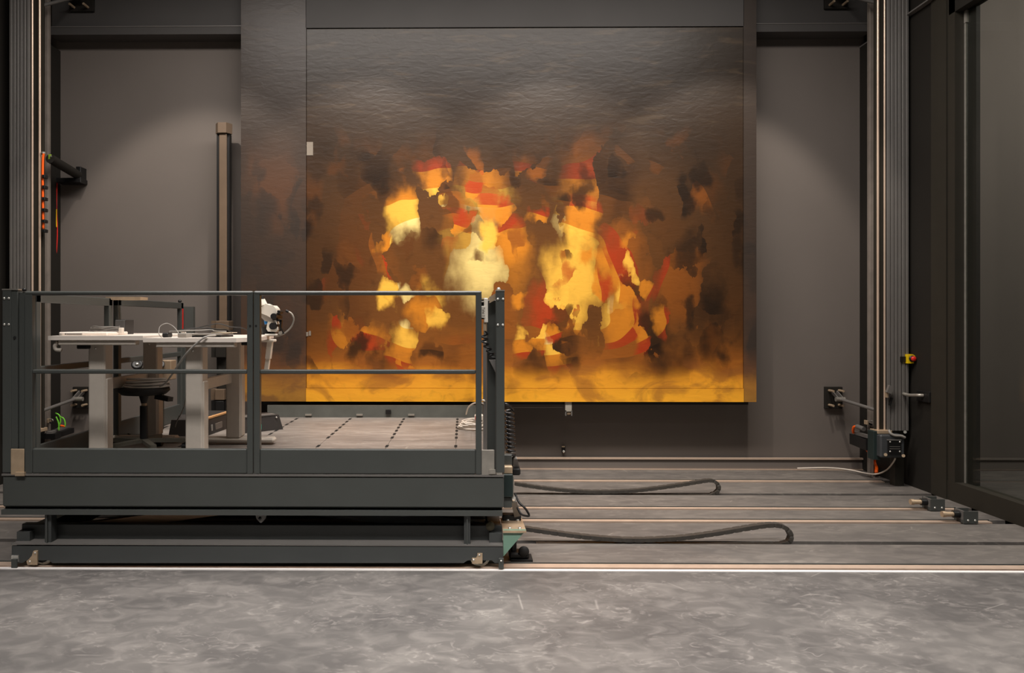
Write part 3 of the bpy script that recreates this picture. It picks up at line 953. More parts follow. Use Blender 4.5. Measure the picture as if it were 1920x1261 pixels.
pp = pth(far, Yf)
for k in range(12, 15): pp[k].z = -0.015
for k in (2, 3, 4): pp[k].z = max(pp[k].z, 0.013)
sweep(pp, Yf, 0.05, 0.027, 'drag_chain', 'shorter drag chain farther back, curling up near the wall')

# ================================================================== DESKS ON THE DECK
def desk(lab, q0, q1, yf, top_py, th_py, yback, xb_shift, leg_c, leg_y, foot_px, bar, chamfer, near_w=32, far_w=27):
    t = thing('standing_desk', lab, 'desk', (X((q0 + q1) / 2, yf), yf + 0.6, zD), 'height adjustable desks on the platform')
    x0, x1 = X(q0, yf), X(q1, yf)
    zt = Z(top_py, yf); zb = Z(th_py, yf)
    if chamfer:
        poly = [(x0, yf), (x1, yf), (x1 + 0.075, yf + 0.22), (X(513.5, yback), yback), (x0 - 0.02, yback)]
    else:
        poly = [(x0, yf), (x1, yf), (x1 + xb_shift, yback), (x0 + xb_shift, yback)]
    MB().prism(poly, 'z', zb, zt).build('desk_top', M_top, t)
    for k, (q, Y) in enumerate(((leg_c[0], leg_y[0]), (leg_c[1], leg_y[1]))):
        wpx = near_w if k == 0 else far_w
        xc, hw = X(q, Y), wpx / 2 / F * Y
        lg = MB().cbox(xc - hw, xc + hw, Y, Y + 0.11, zD + 0.05, zb - 0.03, 0.008).build('leg', M_leg, t)
        MB().cbox(xc - hw * 0.8, xc + hw * 1.15, Y + 0.012, Y + 0.098, zD + 0.06, zb - 0.25, 0.006).build('inner_column', M_leg, lg)
        share(P_bolt, 'bolt', lg, (xc - hw * 0.1, Y, zb - 0.055))
        # rounded foot along X
        xa, xb = (X(foot_px[0], Y), X(foot_px[1], Y)) if k == 1 else (xc - 0.25, xc + 0.30)
        MB().cbox(xa, xb, Y - 0.005, Y + 0.085, zD + 0.012, zD + 0.052, 0.014).build('foot', M_leg, t)
    # bearer under the top and the cross beam between the legs
    MB().cbox(X(bar[0], yf), X(bar[1], yf), yf + 0.015, yf + 0.075, zb - 0.032, zb - 0.002, 0.005).build('bearer', M_leg, t)
    MB().beam((X(leg_c[0], leg_y[0]) - 0.03, leg_y[0] + 0.1, 1.06), (X(leg_c[1], leg_y[1]) - 0.03, leg_y[1], 1.06), 0.04, 0.07).build('cross_beam', M_leg, t)
    return t, zt, zb
d1, zt1, zb1 = desk('white standing desk bearing a pale tray and a small black box', 90, 268, 4.62, 629.5, 637.5, 5.75, 0.0, (181, 281), (4.74, 5.55), (205, 330), (106, 252), False)
hk = MB().tube([W(108, 641, 4.65), W(103, 648, 4.65), W(105, 655, 4.65), W(115, 656, 4.65)], 0.012, 8).build('hook', M_leg, d1)
MB().cbox(*RB(143, 645, 164, 654, 4.70, 0.06), 0.006).build('control_unit', M_black, d1)
d2, zt2, zb2 = desk('white standing desk with one angled corner beneath tangled cables and microscope', 268, 443, 4.56, 633.5, 641.5, 5.78, 0.0, (363, 437), (4.66, 5.48), (384, 514), (290, 438), True)
ar = MB().beam(W(507, 639, 5.5), W(503, 672, 5.5), 0.05, 0.035).build('support_arm', M_micro, d2)
MB().beam(W(503, 670, 5.5), W(500, 692, 5.5), 0.04, 0.028).build('arm_tip', M_micro, ar)
MB().cbox(*RB(489, 636, 513, 641, 5.46, 0.09), 0.005).build('arm_bracket', M_micro, ar)
MB().cbox(*RB(452, 640, 465, 647, 5.0, 0.05), 0.004).build('clamp', M_black, d2)

# things on desk 1
tr = thing('tray', 'pale flat tray lying on the desk beside the tower', 'tray', (X(178, 4.85), 4.95, zt1))
MB().cbox(X(113, 4.80), X(240, 5.08), 4.78, 5.08, zt1, zt1 + 0.022, 0.005).build('tray_body', M_top, tr)
MB().box(X(128, 4.8), X(157, 4.8), 4.776, 4.781, zt1 + 0.006, zt1 + 0.012).build('slot', M_alu, tr)
MB().cyl((X(126, 4.8), 4.781, zt1 + 0.009), (X(126, 4.8), 4.777, zt1 + 0.009), 0.004, 8).build('socket', M_black, tr)
mb = MB()
for k in range(7):
    r1 = random.random
    zc = zt1 + 0.026 + 0.009 * (k % 4)
    pts = []
    for s in range(13):
        a = 2 * math.pi * s / 12
        pts.append((X(203, 5.0) + math.cos(a) * (0.105 - 0.006 * k) + 0.01 * r1(), 4.95 + math.sin(a) * 0.06 + 0.01 * r1(), zc + 0.006 * r1()))
    mb.tube(pts, 0.004, 6, sub=3)
cc = mb.build('cable_coil', mat('mid_grey_cable', (112, 107, 101), 0.5))
cc['label'] = 'grey cable coiled on the pale desk tray'; cc['category'] = 'cable'
one(MB().cbox(*RB(222, 614, 229, 625, 4.80, 0.03), 0.003), 'plug', M_wcable, 'white plug at the end of the tray cable coil', 'plug')
sb = thing('speaker_box', 'small dark grey box standing behind the pale tray', 'box', (X(228, 5.2), 5.25, zt1))
MB().cbox(X(216, 5.2), X(234.5, 5.2), 5.2, 5.34, zt1, Z(599, 5.2), 0.003).build('body', mat('grey_box', (44, 42, 41), 0.5), sb)
MB().cbox(X(216.5, 5.2), X(234, 5.2), 5.194, 5.2, zt1 + 0.006, Z(600, 5.2), 0.002).build('front_face', mat('grey_box_face', (84, 81, 79), 0.6), sb)

# things on desk 2
ps = thing('power_strip', 'grey power strip with two white plugs lying among cables', 'power strip', (X(336, 4.7), 4.75, zt2))
MB().cbox(X(335, 4.68), X(352, 4.68), 4.66, 4.76, zt2, zt2 + 0.028, 0.004).build('strip_body', M_cable, ps)
MB().box(X(339, 4.68), X(342, 4.68), 4.68, 4.70, zt2 + 0.028, zt2 + 0.036).build('plug_pin', M_wcable, ps)
MB().box(X(344, 4.68), X(347, 4.68), 4.68, 4.70, zt2 + 0.028, zt2 + 0.036).build('plug_pin', M_wcable, ps)
lpz = thing('laptop', 'closed dark laptop under tangled cables on the desk', 'laptop', (X(405, 4.85), 4.95, zt2))
MB().cbox(X(358, 4.8), X(418, 4.8), 4.76, 5.02, zt2, zt2 + 0.012, 0.003).build('base', M_black, lpz)
MB().cbox(X(358, 4.8), X(418, 4.8), 4.76, 5.02, zt2 + 0.014, zt2 + 0.024, 0.003).build('lid', mat('grey_lid', (120, 114, 106), 0.4), lpz)
one(MB().cbox(X(405, 4.9), X(432, 4.9), 4.80, 5.05, zt2 + 0.025, zt2 + 0.030, 0.001), 'paper_pad', mat('tan_pad', (176, 160, 138), 0.6), 'tan paper pad on the laptop near the angled desk corner', 'paper')
ad = one(MB().cbox(X(307, 4.75), X(318, 4.75), 4.72, 4.80, zt2, zt2 + 0.03, 0.006), 'cable_adapter', M_black, 'black adapter block on the desk between cable loops', 'adapter')
def snake(q0, q1, Y, z0, amp, hgt, r, n=7):
    pts = []
    for k in range(n):
        t = k / (n - 1)
        pts.append((X(q0 + (q1 - q0) * t, Y) + random.uniform(-1, 1) * 0.01, Y + random.uniform(-1, 1) * amp, z0 + r + hgt * math.sin(math.pi * t) * random.uniform(0.5, 1) + 0.004))
    return MB().tube(pts, r, 6)
one(snake(312, 440, 4.9, zt2 + 0.026, 0.06, 0.03, 0.004), 'loose_cable', M_dcable, 'dark cable running across the desk over the laptop', 'cable')
one(snake(345, 470, 5.0, zt2 + 0.026, 0.06, 0.055, 0.0035), 'loose_cable', M_dcable, 'dark cable arching highest over the laptop towards the microscope', 'cable')
one(snake(322, 425, 4.85, zt2 + 0.028, 0.05, 0.012, 0.0045), 'loose_cable', M_cable, 'grey cable lying flat along the laptop lid', 'cable')
one(MB().tube([W(303, 632, 4.70), W(298, 625, 4.72), W(300, 612, 4.74), W(312, 606, 4.76), W(324, 611, 4.78), W(333, 621, 4.76), W(336, 629.5, 4.72)], 0.003, 6), 'loose_cable', M_cable, 'thin pale cable standing in a high loop beside the power strip', 'cable')
one(MB().tube([W(404, 628, 4.62), W(390, 630, 4.56), W(376, 637, 4.54), W(350, 662, 4.56), W(330, 690, 4.66), W(312, 716, 4.85), W(300, 724, 4.95)], 0.006, 7), 'hanging_cable', M_cable, 'grey cable hanging from the desk edge down to the stool', 'cable')
one(MB().tube([W(350, 738, 5.2), W(345, 762, 5.25), W(338, 778, 5.3), W(332, 788, 5.35), W(328, 800, 5.45)], 0.005, 7), 'hanging_cable', M_cable, 'grey cable dropping behind the desk leg to the deck', 'cable')

# microscope
mY = 5.35
ms = thing('microscope', 'cream stereo microscope with black knobs at the end of the desk', 'microscope', (X(515, mY), mY, zt2))
def mp(px, py): return W(px, py, mY)
body = MB().prism([xz(487, 576, mY), xz(495, 574, mY), xz(501, 569, mY), xz(508, 572, mY), xz(515, 572.5, mY), xz(520, 578, mY), xz(522, 586, mY), xz(519, 592, mY), xz(512, 596, mY), xz(503, 591, mY), xz(495, 588, mY), xz(487, 583, mY)], 'y', mY - 0.05, mY + 0.07).build('head', M_micro, ms)
MB().cyl(mp(495, 573) + Vector((0, 0.03, 0)), mp(489.5, 562) + Vector((0, 0.03, 0)), 0.021, 14).build('eyepiece', M_micro, ms)
MB().cyl(mp(489.6, 562) + Vector((0, 0.03, 0)), mp(487.2, 556.5) + Vector((0, 0.03, 0)), 0.019, 14).build('eyecup', M_black, ms)
MB().cyl(mp(495, 573) + Vector((0, -0.04, 0)), mp(490, 563) + Vector((0, -0.04, 0)), 0.021, 14).build('eyepiece', M_micro, ms)
MB().prism([xz(490, 584, mY), xz(512, 596, mY), xz(516, 603, mY), xz(500, 602, mY), xz(492, 594, mY)], 'y', mY - 0.045, mY + 0.06).build('zoom_body', mat('grey_instrument', (150, 140, 128), 0.4), ms)
MB().cyl(mp(518, 593) + Vector((0, -0.08, 0)), mp(518, 593) + Vector((0, 0.1, 0)), 0.022, 18).build('zoom_knob', M_black, ms)
MB().cyl(mp(524, 585) + Vector((0, -0.03, 0)), mp(524, 585) + Vector((0, 0.06, 0)), 0.014, 16).build('side_knob', M_black, ms)
MB().prism([xz(505, 600, mY), xz(519, 600, mY), xz(522, 610, mY), xz(523, 618, mY), xz(519, 622, mY), xz(505, 621, mY), xz(502, 616, mY)], 'y', mY - 0.04, mY + 0.05).build('focus_body', M_micro, ms)
MB().cyl(mp(516, 611) + Vector((0, -0.075, 0)), mp(516, 611) + Vector((0, 0.08, 0)), 0.025, 18).build('focus_knob', M_black, ms)
MB().cyl(mp(497, 612), mp(499, 626), 0.028, 14).build('objective', M_black, ms)
MB().beam(mp(519, 600), mp(529, 601), 0.03, 0.014).build('yoke', M_black, ms)
MB().beam(mp(527.5, 600), mp(526, 616), 0.03, 0.014).build('yoke', M_black, ms)
MB().beam(mp(527, 614), mp(523, 625), 0.025, 0.009).build('yoke_leg', M_black, ms)
MB().beam(mp(527, 614), mp(533, 625), 0.025, 0.009).build('yoke_leg', M_black, ms)
MB().cyl(mp(527, 624) + Vector((0, -0.03, 0)), mp(527, 624) + Vector((0, 0.03, 0)), 0.013, 12).build('clamp_knob', M_zinc, ms)
MB().tube([mp(515, 631), mp(528, 627), mp(538, 621), mp(547, 611), mp(551, 598), mp(547, 588), mp(541, 584)], 0.006, 8).build('gooseneck', M_zinc, ms)
MB().cyl(mp(541, 584.5), mp(536, 582), 0.010, 10).build('lamp_tip', M_black, ms)
MB().tube([mp(490, 585), mp(494, 594), mp(497, 600)], 0.006, 8).build('blue_cord', M_blue, ms)
MB().cyl(mp(497, 600), mp(500, 607), 0.008, 10, 0.015).build('blue_plug', M_blue, ms)
MB().cyl((X(511, mY), mY, zt2), (X(511, mY), mY, Z(620, mY)), 0.02, 14).build('stand', M_black, ms)
MB().cbox(X(500, mY), X(522, mY), mY - 0.06, mY + 0.08, zt2, zt2 + 0.014, 0.004).build('base_plate', M_micro, ms)

# swivel stool with a coil of cable
sY = 5.15
sc = (X(262, sY) + 0.03, sY)
st = thing('swivel_stool', 'black swivel stool with a gas column behind the toe board', 'stool', (sc[0], sc[1], zD))
zs = Z(727, sY)
MB().lathe([(0.05, -0.055), (0.145, -0.045), (0.172, -0.02), (0.168, 0.0), (0.10, 0.006)], (sc[0], sc[1], zs), (0, 0, 1), 28).build('seat', M_rubber, st)
MB().cyl((sc[0], sY, zs - 0.05), (sc[0], sY, Z(756, sY)), 0.035, 16, 0.02).build('seat_plate', M_black, st)
MB().cyl((sc[0], sY, Z(756, sY)), (sc[0], sY, Z(763, sY)), 0.018, 14).build('piston', M_brass, st)
MB().cyl((sc[0], sY, Z(761, sY)), (sc[0], sY, Z(828, sY)), 0.027, 16).build('gas_column', M_black, st)
MB().beam((sc[0] + 0.10, sY - 0.02, zs - 0.06), (sc[0] + 0.21, sY - 0.06, zs - 0.075), 0.05, 0.03).build('lever', M_black, st)
for k in range(5):
    a = R(18 + 72 * k)
    d = Vector((math.cos(a), math.sin(a), 0))
    lg = MB().beam(Vector((sc[0], sY, Z(826, sY))) + d * 0.02, Vector((sc[0], sY, zD + 0.075)) + d * 0.27, 0.04, 0.025).build('base_arm', mat('stool_base', (86, 82, 72), 0.5), st)
    e = Vector((sc[0], sY, zD)) + d * 0.27
    MB().cyl(e + Vector((0, 0, 0.065)), e + Vector((0, 0, 0.03)), 0.008, 8).cyl(e + Vector((-0.018, 0, 0.028)), e + Vector((0.018, 0, 0.028)), 0.027, 14).build('caster', M_black, lg)
mb = MB()
for k in range(6):
    pts = []
    for s in range(17):
        a = 2 * math.pi * s / 16
        pts.append((sc[0] + 0.02 + math.cos(a) * (0.155 - 0.008 * k), sY + math.sin(a) * (0.12 - 0.01 * k), zs + 0.016 + 0.015 * (k % 4) + 0.007 * math.sin(a + k)))
    mb.tube(pts, 0.0068, 6, sub=3)
cc = mb.build('cable_coil', mat('pale_grey_cable', (196, 190, 182), 0.45))
cc['label'] = 'grey cable coil lying on the black stool seat'; cc['category'] = 'cable'

# stand with two handwheels behind the desks
fY = 6.2
fs = thing('tool_stand', 'dim stand with two black handwheels behind the desk legs', 'stand', (X(290, fY), fY, zD))
MB().cbox(X(283, fY), X(301, fY), fY, fY + 0.08, zD, Z(676, fY), 0.005).build('stand_post', M_brown, fs)
MB().cbox(X(300, fY), X(322, fY), fY - 0.02, fY + 0.1, Z(712, fY), Z(675.5, fY), 0.005).build('housing', mat('tan_housing', (142, 122, 100), 0.5), fs)
MB().cbox(X(256, fY), X(300, fY), fY + 0.01, fY + 0.07, Z(700, fY), Z(690, fY), 0.004).build('cross_arm', M_brown, fs)
for q in (257, 298):
    c = W(q, 683, fY - 0.05)
    wl = MB().lathe([(0.03, -0.006), (0.044, -0.01), (0.046, 0.0), (0.044, 0.01), (0.03, 0.006)], c, (0.25, -0.8, 0.6), 22).build('handwheel', M_black, fs)
    MB().lathe([(0.016, 0), (0.014, 0.012), (0.006, 0.016)], c, (0.25, -0.8, 0.6), 12).build('hub', M_bolt, wl)
    MB().cyl(c, c + Vector((0, 0.08, -0.03)), 0.008, 8).build('shaft', M_black, wl)

# cases lying on the deck
def case(name, lab, A, B, wid, h, topw):
    """low wedge-sided case whose front foot runs from A to B on the deck"""
    A, B = Vector(A), Vector(B)
    t = thing(name, lab, 'case', tuple((A + B) / 2))
    d = (B - A).normalized()
    nrm = Vector((-d.y, d.x, 0))
    if nrm.y < 0: nrm = -nrm
    v = []
    for (s, off) in ((A, 0), (B, 0)):
        v += [s, s + nrm * wid]
    ins = d * topw
    tops = [A + ins * 0.2 + nrm * 0.02, A + ins * 0.2 + nrm * (wid - 0.02), B - ins + nrm * 0.02, B - ins + nrm * (wid - 0.02)]
    v += [p + Vector((0, 0, h)) for p in tops]
    MB().add(v, [(0, 1, 3, 2), (4, 6, 7, 5), (0, 2, 6, 4), (1, 5, 7, 3), (0, 4, 5, 1), (2, 3, 7, 6)]).build('body', M_case, t)
    return t, d, nrm
c1A, c1B = W(385, 819, 0 + 5.85), W(428, 803, 6.4)
A_ = (X(384, 5.86), 5.86, zD); B_ = (X(446, 6.55), 6.55, zD)
t, d, nrm = case('equipment_case', 'black case with a tan top edge between the two desk legs', A_, B_, 0.30, 0.13, 0.04)
A3, B3 = Vector(A_), Vector(B_)
MB().beam(A3 + Vector((0, 0, .133)) + nrm * 0.03 + d * 0.01, B3 + Vector((0, 0, .133)) + nrm * 0.03 - d * 0.04, 0.03, 0.012).build('top_edge', M_edge, t)
MB().beam(A3 + d * .22 + Vector((0, 0, .05)) - nrm * 0.002 + nrm * .008, A3 + d * .36 + Vector((0, 0, .05)) + nrm * .008, 0.008, 0.05).build('paper_label', mat('grey_label', (110, 100, 92), 0.6), t)
MB().beam(A3 + d * .14 + Vector((0, 0, .05)) + nrm * .008, A3 + d * .165 + Vector((0, 0, .05)) + nrm * .008, 0.008, 0.05).build('grey_stripe', M_cable, t)
A_ = (X(452, 6.02), 6.02, zD); B_ = (X(531, 6.28), 6.28, zD)
t, d, nrm = case('equipment_case', 'dark grey case with a teal sticker beside the gate stile', A_, B_, 0.26, 0.125, 0.03)
A3 = Vector(A_)
MB().beam(A3 + d * .165 + Vector((0, 0, .038)) + nrm * .008, A3 + d * .185 + Vector((0, 0, .038)) + nrm * .008, 0.01, 0.045).build('teal_sticker', M_teal, t)
MB().beam(A3 + d * .02 + Vector((0, 0, .130)) + nrm * 0.05, A3 + d * .32 + Vector((0, 0, .130)) + nrm * 0.05, 0.07, 0.010).build('top_ridge', M_alu, t)
share(P_bolt, 'bolt', t, A3 + d * .325 + nrm * 0.012 + Vector((0, 0, .105)))
A_ = (X(336, 6.1), 6.1, zD); B_ = (X(365, 6.15), 6.15, zD)
case('equipment_case', 'small black case behind the nearer desk leg', A_, B_, 0.2, 0.125, 0.02)
# small things under the stool desk
one(MB().cbox(X(217, 5.7), X(223, 5.7), 5.7, 5.76, zD, zD + 0.05, 0.004), 'connector_block', M_black, 'black connector block on the deck under the desk, beside the guard', 'connector')
one(snake(218, 250, 5.75, zD, 0.05, 0.05, 0.005, 5), 'loose_cable', M_dcable, 'dark cable lying on the deck under the tray desk', 'cable')

# extension lead on the deck by the control box
mb = MB()
eY = 6.3
for k in range(5):
    pts = []
    for s in range(13):
        a = 2 * math.pi * s / 12 + k
        rr = 0.13 - 0.012 * k
        pts.append((X(886, eY) + math.cos(a) * rr * random.uniform(0.85, 1.15), eY + 0.05 + math.sin(a) * 0.13 * random.uniform(.8, 1.2), zD + 0.009 + 0.012 * (k + random.random())))
    mb.tube(pts, 0.0065, 6, sub=4)
mb.tube([W(868, 790, eY - .1), W(876, 795, eY - .15), W(895, 796, eY - .15), W(903, 792, eY - .1)], 0.007, 6)
ec = mb.build('extension_lead', M_wcable)
ec['label'] = 'white extension lead heaped on the deck near the free corner post'; ec['category'] = 'cable'
sk = thing('socket_block', 'white socket block with a red switch in the lead heap', 'socket', (X(897, eY), eY, zD))
MB().cbox(X(890, eY), X(906, eY), eY - 0.03, eY + 0.05, zD + 0.075, zD + 0.125, 0.008).build('socket_body', M_wcable, sk)
MB().box(X(891, eY), X(894, eY), eY - 0.034, eY - 0.029, zD + 0.085, zD + 0.115).build('red_switch', M_red, sk)
one(MB().tube([W(874, 776, eY), W(878, 764, eY - .2), W(888, 756, eY - .5), W(900, 755, 5.2), W(907, 756, 5.0)], 0.0065, 7), 'hanging_cable', M_wcable, 'white cable rising from the lead heap to the guard post', 'cable')
one(MB().tube([W(893, 773, eY - .05), W(894, 758, eY - .3), W(904, 750, 5.1), W(909, 752, 4.99)], 0.006, 7), 'hanging_cable', M_wcable, 'short white cable arching over to the top of the guard post', 'cable')

# ================================================================== LIFTING COLUMN BY THE WALL
cY = 7.28
def octo(xc, yc, r):
    return [(xc + r * math.cos(R(22.5 + 45 * k)), yc + r * math.sin(R(22.5 + 45 * k))) for k in range(8)]
colx = X(420, cY)
lc = thing('lifting_column', 'tall bronze lifting column with a hexagonal head before the wall', 'column', (colx, cY, 0))
MB().cbox(colx - 0.038, colx + 0.038, cY - 0.04, cY + 0.04, Z(612, cY), Z(250, cY), 0.006).build('lit_front', M_col, lc)  # warm tone includes the light falling on the column's front
MB().cbox(colx - 0.05, colx + 0.05, cY - 0.035, cY + 0.04, 0.02, Z(612, cY), 0.006).build('lower_profile', M_dark, lc)
MB().box(colx - 0.066, colx - 0.038, cY - 0.02, cY + 0.05, 0.02, Z(250, cY)).build('shaded_side', M_black, lc)  # black sides put the shade of the turned faces into colour
MB().box(colx + 0.038, colx + 0.060, cY - 0.02, cY + 0.05, 0.02, Z(250, cY)).build('shaded_side', M_black, lc)
hr = 0.082
MB().prism([(colx - hr, cY), (colx - hr * .5, cY - hr * .75), (colx + hr * .5, cY - hr * .75), (colx + hr, cY), (colx + hr * .5, cY + hr * .75), (colx - hr * .5, cY + hr * .75)], 'z', Z(250, cY), Z(231, cY)).build('head', M_col, lc)
for (a, b_, c, d, m) in ((400, 601, 434, 619, M_col), (400, 648, 428, 669, M_dark), (399, 728, 426, 748, M_col), (400, 750, 425, 768, M_black)):
    x0, x1, _, _, z0, z1 = RB(a, b_, c, d, cY, 0.1)
    MB().cbox(x0 + 0.05, x1, cY - 0.09, cY + 0.06, z0, z1, 0.004).box(x0, x0 + 0.05, cY - 0.06, cY + 0.06, z0, z1).build('collar_box', m, lc)
MB().cbox(colx - 0.12, colx + 0.12, cY - 0.12, cY + 0.1, 0.0, 0.02, 0.004).build('base_plate', M_black, lc)

# ================================================================== GANTRY TOWERS
def tower(side, lab):
    Y = 6.70
    if side > 0:
        p0, p1, zb = 1664, 1705, Z(806, Y)
        rods = ((1645, 1649.5), (1658, 1661.5)); ch = (1649.5, 1658)
        base = (1680, 1698)
    else:
        p0, p1, zb = 17, 55.5, Z(806, Y)
        rods = ((71, 75.5), (57.5, 61.5)); ch = (61.5, 71)
        base = (22, 40)
    x0, x1 = X(p0, Y), X(p1, Y)
    t = thing('gantry_tower', lab, 'tower', ((x0 + x1) / 2, Y + 0.06, 0), 'gantry towers beside the painting')
    MB().box(x0, x1, Y + 0.012, Y + 0.16, zb, 5.55).build('profile', M_alu, t)
    n = 6
    for k in range(n):
        a = x0 + (x1 - x0) * (k + 0.08) / n
        b_ = x0 + (x1 - x0) * (k + 0.84) / n
        MB().cbox(a, b_, Y, Y + 0.013, zb, 5.55, 0.002).build('profile_rib', M_alu, t)
    for a, b_ in rods:
        xa, xb = X(a, Y), X(b_, Y)
        MB().cyl(((xa + xb) / 2, Y + 0.01, zb + 0.01), ((xa + xb) / 2, Y + 0.01, 5.55), (xb - xa) / 2, 10).build('guide_rod', M_rod, t)
    lo, hi = min(rods[0][0], rods[1][0]), max(rods[0][1], rods[1][1])
    MB().box(X(lo - 1, Y), X(hi + 2, Y), Y + 0.03, Y + 0.05, zb, 5.55).build('channel', M_brown, t)
    MB().cbox(X(base[0], Y), X(base[1], Y), Y + 0.02, Y + 0.10, 0.0, zb, 0.003).build('base_post', M_brown, t)
    xe0, xe1 = (X(1640, Y), X(1667, Y)) if side > 0 else (X(54, Y), X(80, Y))
    MB().cbox(xe0, xe1, Y - 0.05, Y + 0.08, zb - 0.02, zb + 0.01, 0.003).build('rod_plate', M_brass, t)
    return t
tw = tower(1, 'ribbed grey gantry tower carrying a square gear motor')
tw2 = tower(-1, 'ribbed grey gantry tower rising behind the platform corner post')
gY = 6.60
gm = MB().cbox(*RB(1651, 815, 1697, 858, gY, 0.14), 0.012).build('gear_motor', mat('motor_grey', (70, 72, 74), 0.45, 0.1), tw)
MB().cbox(*RB(1664.5, 824, 1690, 852, gY - 0.008, 0.01), 0.002).build('cover_plate', M_black, gm)
MB().box(*RB(1664, 823.5, 1690, 825.5, gY - 0.012, 0.012)).build('plate_lip', M_alu, gm)
for q, yv in ((1669, 828), (1687, 828), (1669, 846), (1687, 846)):
    share(P_bolt, 'bolt', gm, W(q, yv, gY - 0.008))
MB().box(*RB(1668, 836.5, 1688, 837.5, gY - 0.0095, 0.002)).box(*RB(1668, 840.5, 1688, 841.5, gY - 0.0095, 0.002)).build('worn_lettering', M_alu, gm)
for q, yv, m in ((1660.5, 852, M_brass), (1694, 854, M_brass)):
    MB().cyl(W(q, yv, gY + 0.02), W(q, yv, gY - 0.012), 0.014, 10).build('corner_boss', m, gm)
MB().tube([W(1667, 806, gY + .02), W(1670, 812, gY), W(1678, 816, gY - .01), W(1690, 817, gY - .01), W(1697, 820, gY - .01)], 0.011, 8).build('motor_lead', M_cable, tw)
MB().cbox(*RB(1638, 808, 1652, 862, gY + 0.06, 0.1), 0.004).build('motor_flange', mat('dark_teal_flange', (36, 48, 46), 0.5), tw)
MB().cyl(W(1697, 809.5, gY + 0.06), W(1697, 809.5, gY + 0.03), 0.013, 10).build('end_bolt', M_bolt, tw)
# tower sensor bracket
sbk = MB().beam(W(1664, 728, 6.66), W(1672, 731, 6.66), 0.03, 0.07).build('sensor_bracket', M_alu, tw)
MB().box(*RB(1662.5, 732, 1666, 745, 6.66, 0.03)).build('sensor_tab', M_brass, sbk)
MB().beam(W(1672, 745, 6.68), W(1668, 760, 6.68), 0.02, 0.015).build('sensor_rod', M_black, sbk)

# slim guide posts close to the wall
for (a, b_, lab) in ((1631, 1638.5, 'slim grey guide post between the wall corner and the motor tower'), (83.5, 90, 'slim grey guide post at the dark wall corner behind the desks')):
    one(MB().cbox(X(a, 7.1), X(b_, 7.1), 7.1, 7.15, 0.0, 5.55, 0.003), 'guide_post', mat('post_grey', (132, 122, 113), 0.5), lab, 'post', 'slim guide posts by the wall')

# wall anchors with stay rods
def anchor(pxa, pya, pxb, pyb, rod, lab, Y=7.46, flip=1):
    x0, x1, _, _, z0, z1 = RB(pxa, pya, pxb, pyb, Y, 0.03)
    xc, zc = (x0 + x1) / 2, (z0 + z1) / 2
    t = thing('wall_anchor', lab, 'anchor', (xc, Y + 0.03, z0), 'stay rod anchors')
    MB().cbox(x0, x1, Y, Y + 0.03 + (7.5 - 7.49), z0, z1, 0.003).build('anchor_plate', M_dark, t)
    for sx in (0.2, 0.78):
        for sz in (0.18, 0.84):
            share(P_stud, 'stud', t, (x0 + (x1 - x0) * sx, Y, z0 + (z1 - z0) * sz))
    for dx in (-0.02, 0.025):
        MB().beam((xc + dx, Y, zc + 0.06), (xc + dx + 0.02 * flip, Y - 0.10, zc - 0.01), 0.012, 0.03).build('clevis_arm', M_alu, t)
    MB().cyl((xc - 0.03, Y - 0.09, zc - 0.005), (xc + 0.06, Y - 0.09, zc - 0.005), 0.022, 12).build('clevis_pin', M_zinc, t)
    if rod:
        MB().cyl((xc + 0.02 * flip, Y - 0.09, zc - 0.005), rod, 0.016, 10).build('stay_rod', M_alu, t)
    return t
anchor(1548, 725, 1580, 766, W(1664, 775, 6.80), 'black wall anchor whose stay rod runs to the motor tower')
anchor(136, 725, 170, 765, W(64, 775, 6.80), 'black wall anchor whose stay rod ends behind the desks', flip=-1)
anchor(130, -18, 175, 21, W(60, 15, 6.85), 'black anchor on the upper ledge at the column side', 7.31, -1)
anchor(1547, -22, 1590, 16, W(1664, 10, 6.85), 'black anchor on the upper ledge at the glass side', 7.31)
# short anchor on the dark side wall
sa = thing('side_anchor', 'short black anchor plate with bright rod beyond the motor tower', 'anchor', tuple(W(1716, 753, 6.56)))
a = W(1707, 752, 6.60); b_ = W(1727, 732, 6.45)
MB().cbox(4.005, 4.03, 6.42, 6.60, Z(752, 6.5), Z(732, 6.5), 0.003).build('anchor_plate', M_black, sa)
MB().tube([(4.005, 6.5, Z(740, 6.5)), (3.97, 6.52, Z(740, 6.5)), (3.955, 6.62, Z(742, 6.5)), (3.95, 6.70, Z(741, 6.5))], 0.014, 10).build('anchor_rod', M_zinc, sa)

# emergency stop on the tower flank
es = thing('emergency_stop', 'yellow emergency stop box with red mushroom button on the tower', 'button', tuple(W(1711, 681, 6.66)))
p0, p1 = X(1703, 6.66), X(1717, 6.66)
MB().prism([xz(1702.5, 664, 6.66), xz(1712, 664, 6.66), xz(1717.5, 668, 6.66), xz(1719, 673.5, 6.66), xz(1713.5, 677, 6.66), xz(1713.5, 681, 6.66), xz(1702.5, 681, 6.66)], 'y', 6.66, 6.72).build('housing', M_yellow, es)
c = W(1710, 672, 6.66)
MB().lathe([(0.028, 0), (0.028, 0.008)], c, (0, -1, 0), 20).build('collar', M_black, es)
MB().lathe([(0.014, 0), (0.014, 0.015), (0.022, 0.02), (0.021, 0.032), (0.012, 0.038)], c, (0, -1, 0), 20).build('red_button', M_red, es)
MB().box(p0 - 0.05, p0 + 0.02, 6.69, 6.74, Z(678, 6.66), Z(668, 6.66)).build('mount', M_black, es)

